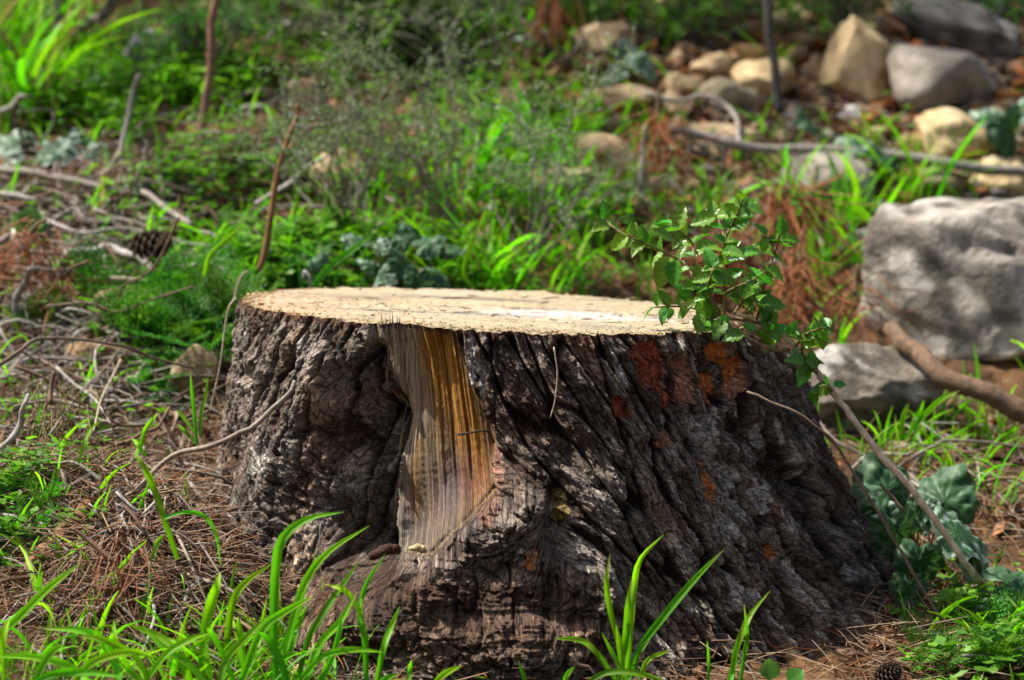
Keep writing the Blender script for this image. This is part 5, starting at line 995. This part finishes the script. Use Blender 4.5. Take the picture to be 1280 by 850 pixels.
def twig_litter():
    mb = MB(); Q = scatter_blobs([(110, 480, 130, 80, 380), (180, 640, 180, 90, 320), (110, 290, 140, 70, 380), (150, 740, 160, 70, 60), (1000, 250, 200, 120, 110), (1200, 620, 120, 100, 60), (350, 200, 250, 120, 140), (640, 150, 640, 150, 130), (-200, 500, 150, 200, 80)])
    for px, py in Q:
        p = gpt(px, py)
        if not off_stump(p.x, p.y, 1.03): continue
        L = RNG.uniform(.03, .17); a = RNG.uniform(0, 6.28); d = np.array([math.cos(a), math.sin(a)*.8, RNG.normal(.05, .18)]); s0 = np.array([p.x, p.y, p.z+RNG.uniform(.002, .02)]); e = s0+d*L; e[2] = float(G(e[0], e[1]))+RNG.uniform(.002, .035)
        S = spline([s0, (s0+e)/2+RNG.normal(0, .12*L, 3)*[1, 1, .4]+[0, 0, .01], e], 7); r = RNG.uniform(.0007, .0028); add_tube(mb, S, np.linspace(r, r*.5, 7), 5, np.array(random.choice((GR, GRL, BR, (.28, .22, .17))))*RNG.uniform(.6, 1.15))
    o = kind(link('twig_debris', mb.mesh('twig_debris', M_TWIG)), 'stuff'); tag(o, 'tangle of small dry twigs strewn over the litter', 'twigs')
twig_litter()
# ---- bunches of dead needles
def bunch(label, px, py, D, tips, n, Lpx, colA, colB, r=.0008, spread=.35, name='needle_bunch', stem=None):
    """needles fanning from a hub towards directions read off the photograph"""
    p = at(px, py, D); k = pxm(D); root = thing(name, label, 'needles', p); T = np.array(tips, float)
    i = RNG.integers(0, len(T), n); d = np.stack([T[i, 0], RNG.normal(0, .5, n), -T[i, 1]], 1)+RNG.normal(0, spread*.8, (n, 3)); P0 = RNG.normal(0, .016, (n, 3))+d*RNG.uniform(0, .02, (n, 1))
    C = lerp(np.array(colA), np.array(colB), RNG.random((n, 1)))*RNG.uniform(.7, 1.2, (n, 1))
    V, F, CC = ribbons(P0, d, np.tile([.1, -1.0, .2], (n, 1)), Lpx/k*RNG.uniform(.55, 1.1, n), np.full(n, r), RNG.normal(0, .25, n), C, 4)
    link('needles', mesh_np('needles', V, F, M_NEEDLE, CC), root)
    mb = MB(); s = stem or ((0, -18), (4, -40)); P = [Vector((0, 0, 0))]+[Vector((x/k, .01, -y/k)) for x, y in s]; add_tube(mb, spline(P, 9), np.linspace(.003, .0018, 9), 6, (.2, .12, .08)); link('twig', mb.mesh('twig', M_TWIG), root)
RU = ((.34, .11, .035), (.22, .075, .03)); DRY = ((.30, .19, .11), (.22, .13, .075))
bunch('fan of rusty brown pine needles at the frame edge', 35, 297, 2.95, ((-.9, .8), (-.4, 1), (.1, 1), (.6, .9), (-1.2, .4), (.9, .7)), 90, 52, *RU, stem=((10, -16), (22, -22)))
bunch('hanging tassel of red brown needles over the soil', 147, 706, 2.16, ((-.35, 1), (-.1, 1), (.1, 1), (.25, 1), (-.5, .9)), 150, 100, (.27, .18, .11), (.30, .09, .03), r=.0007, spread=.22, stem=((-40, -30), (-60, -45)))
bunch('tan needle tuft spreading beside the rotten stick', 120, 690, 2.18, ((-.8, .4), (-.9, .8), (-1, -.1), (-.5, 1)), 70, 80, *DRY, spread=.6, stem=((25, 8), (60, 20)))
bunch('straw coloured needle tuft under the buff rocks', 62, 505, 2.5, ((-.2, 1), (.1, 1), (.3, 1)), 60, 52, (.32, .25, .12), (.24, .17, .08), spread=.15)
bunch('dark red needles hanging below the bleached branch', 80, 345, 2.95, ((-.2, 1), (.2, 1), (.6, 1), (-.7, .8)), 50, 50, *RU, spread=.6, stem=((10, -10), (30, -18)))
bunch('rusty needles hanging from the pale upright stick', 822, 150, 3.5, ((-.1, 1), (.05, 1), (.2, 1)), 80, 85, *RU, r=.0009, spread=.5)
bunch('large rusty dry needle spray behind the leafy sprig', 985, 240, 3.3, ((.0, 1), (.2, 1), (.35, 1), (-.2, 1)), 110, 110, *RU, r=.0009, spread=.85)
bunch('second rusty needle spray low behind the sprig', 1000, 330, 3.1, ((.0, 1), (-.25, 1), (.2, 1)), 90, 85, *RU, r=.0009, spread=1.0)
bunch('rusty needle tuft lying before the brown branch', 1070, 370, 3.1, ((-.4, .8), (.3, .8), (.6, .4), (-.7, .5)), 70, 55, *RU, r=.0009, spread=1.1)
bunch('rusty needles lying on soil behind the middle of the sprig', 900, 300, 3.25, ((-.6, .5), (.5, .5), (.1, .9)), 100, 70, *RU, r=.001, spread=.35)
bunch('reddish needle wisp at the top between the bushes', 690, 5, 4.0, ((.1, 1), (.4, 1), (-.2, 1)), 60, 60, *RU, r=.0012, spread=.25)
# ---- pine cones
def cone_scale():
    V = np.array([[-.12, 0, -.05], [.12, 0, -.05], [.24, .62, -.02], [-.24, .62, -.02], [-.10, .05, .06], [.10, .05, .06], [.20, .60, .12], [-.20, .60, .12], [0, .82, .06]])
    F4 = np.array([[0, 3, 2, 1], [4, 5, 6, 7], [0, 1, 5, 4], [0, 4, 7, 3], [1, 2, 6, 5]]); F3 = np.array([[3, 7, 8], [7, 6, 8], [6, 2, 8], [2, 3, 8]])
    C = np.array([[.03, .018, .012]]*6+[[.09, .055, .035]]*2+[[.17, .12, .085]]); C[2] = C[3] = (.07, .045, .03); return mesh_np('scale', V, [F4, F3], M_TWIG, C, False)
SCALE = cone_scale()
def pine_cone(label, px, py, D, Lpx, axis):
    p = at(px, py, D); L = Lpx/pxm(D); root = thing('pine_cone', label, 'pine cone', p); ax = Vector(axis).normalized(); u = ax.orthogonal().normalized(); v = ax.cross(u)
    mb = MB(); t = np.linspace(0, 1, 10); add_tube(mb, np.array([list(ax*L*(q-.5)) for q in t]), L*.17*np.sin(np.pi*np.clip(t*.85+.12, 0, 1)), 8, (.03, .02, .014)); link('core', mb.mesh('core', M_TWIG), root)
    for i in range(72):
        q = (i+.5)/72; a = i*2.39996; R = L*.17*math.sin(math.pi*min(1, q*.85+.12)); rad = u*math.cos(a)+v*math.sin(a)
        d = rad*.85+ax*(.35+.6*q); link('scale', SCALE, root, ax*L*(q-.5)*.92+rad*R*.6, frame(d, ax-rad*.4), L*.36*math.sin(math.pi*min(1, .22+q*.72)))
pine_cone('dark open pine cone lying on the bleached crooked branch', 188, 306, 3.02, 62, (.9, -.35, .15))
pine_cone('old grey pine cone half hidden at the stump foot', 1110, 842, 2.2, 48, (.5, -.6, .5))
# ================================================================== unseen pine added left of the view to dapple the slope with shade
def offscreen_shade_pine(x, y, H, label, seed, clumps, R, zlo, dens):
    z0 = float(G(x, y))-.05; root = thing('offscreen_shade_pine', label, 'tree', (x, y, z0)); rg = np.random.default_rng(seed)
    S = spline([(0, 0, 0), (.05, .03, H*.35), (-.04, 0, H*.7), (.02, .02, H)], 24); mb = MB(); add_tube(mb, S, np.linspace(.13, .02, 24), 12, (.12, .075, .05)); link('trunk', mb.mesh('trunk', M_TWIG), root)
    LV = []; LC = []
    for c in range(clumps):
        a = c*2.4+rg.normal(0, .3); zt = zlo+(H-zlo)*(c+.5)/clumps; i = int(np.clip(zt/H*23, 0, 23)); s0 = S[i]; L = R*(1-.55*(c/clumps))*rg.uniform(.55, 1.05)
        e = s0+np.array([math.cos(a)*L, math.sin(a)*L, L*.25+rg.normal(0, .08)]); B_ = spline([s0, (s0+e)/2+[0, 0, -.05], e], 10)
        m2 = MB(); add_tube(m2, B_, np.linspace(.03, .006, 10), 6, (.13, .09, .065)); link('limb', m2.mesh('limb', M_TWIG), root)
        for k in range(dens):
            t = rg.uniform(.35, 1); p = B_[int(t*9)]+rg.normal(0, .13, 3)*[1, 1, .6]; n = 26
            d = rg.normal(size=(n, 3))+[0, 0, .5]; d /= np.linalg.norm(d, axis=1)[:, None]; w = np.cross(d, rg.normal(size=(n, 3))); w /= np.linalg.norm(w, axis=1)[:, None]+1e-9; l = rg.uniform(.06, .11, (n, 1))
            LV.append(np.stack([np.repeat(p[None], n, 0)-w*.0018, np.repeat(p[None], n, 0)+w*.0018, p+d*l+w*.0012, p+d*l-w*.0012], 1)); LC.append(np.repeat(lerp(np.array([.03, .075, .015]), np.array([.07, .13, .03]), rg.random((n, 1))), 4, 0))
    V = np.concatenate(LV).reshape(-1, 3); link('crown', mesh_np('crown', V, np.arange(len(V)).reshape(-1, 4), M_HERB, np.concatenate(LC), False), root)
offscreen_shade_pine(-2.75, 4.75, 5.6, 'tall pine tree added out of view up the slope to dapple it with shade', 5, 24, 1.5, 3.0, 12)
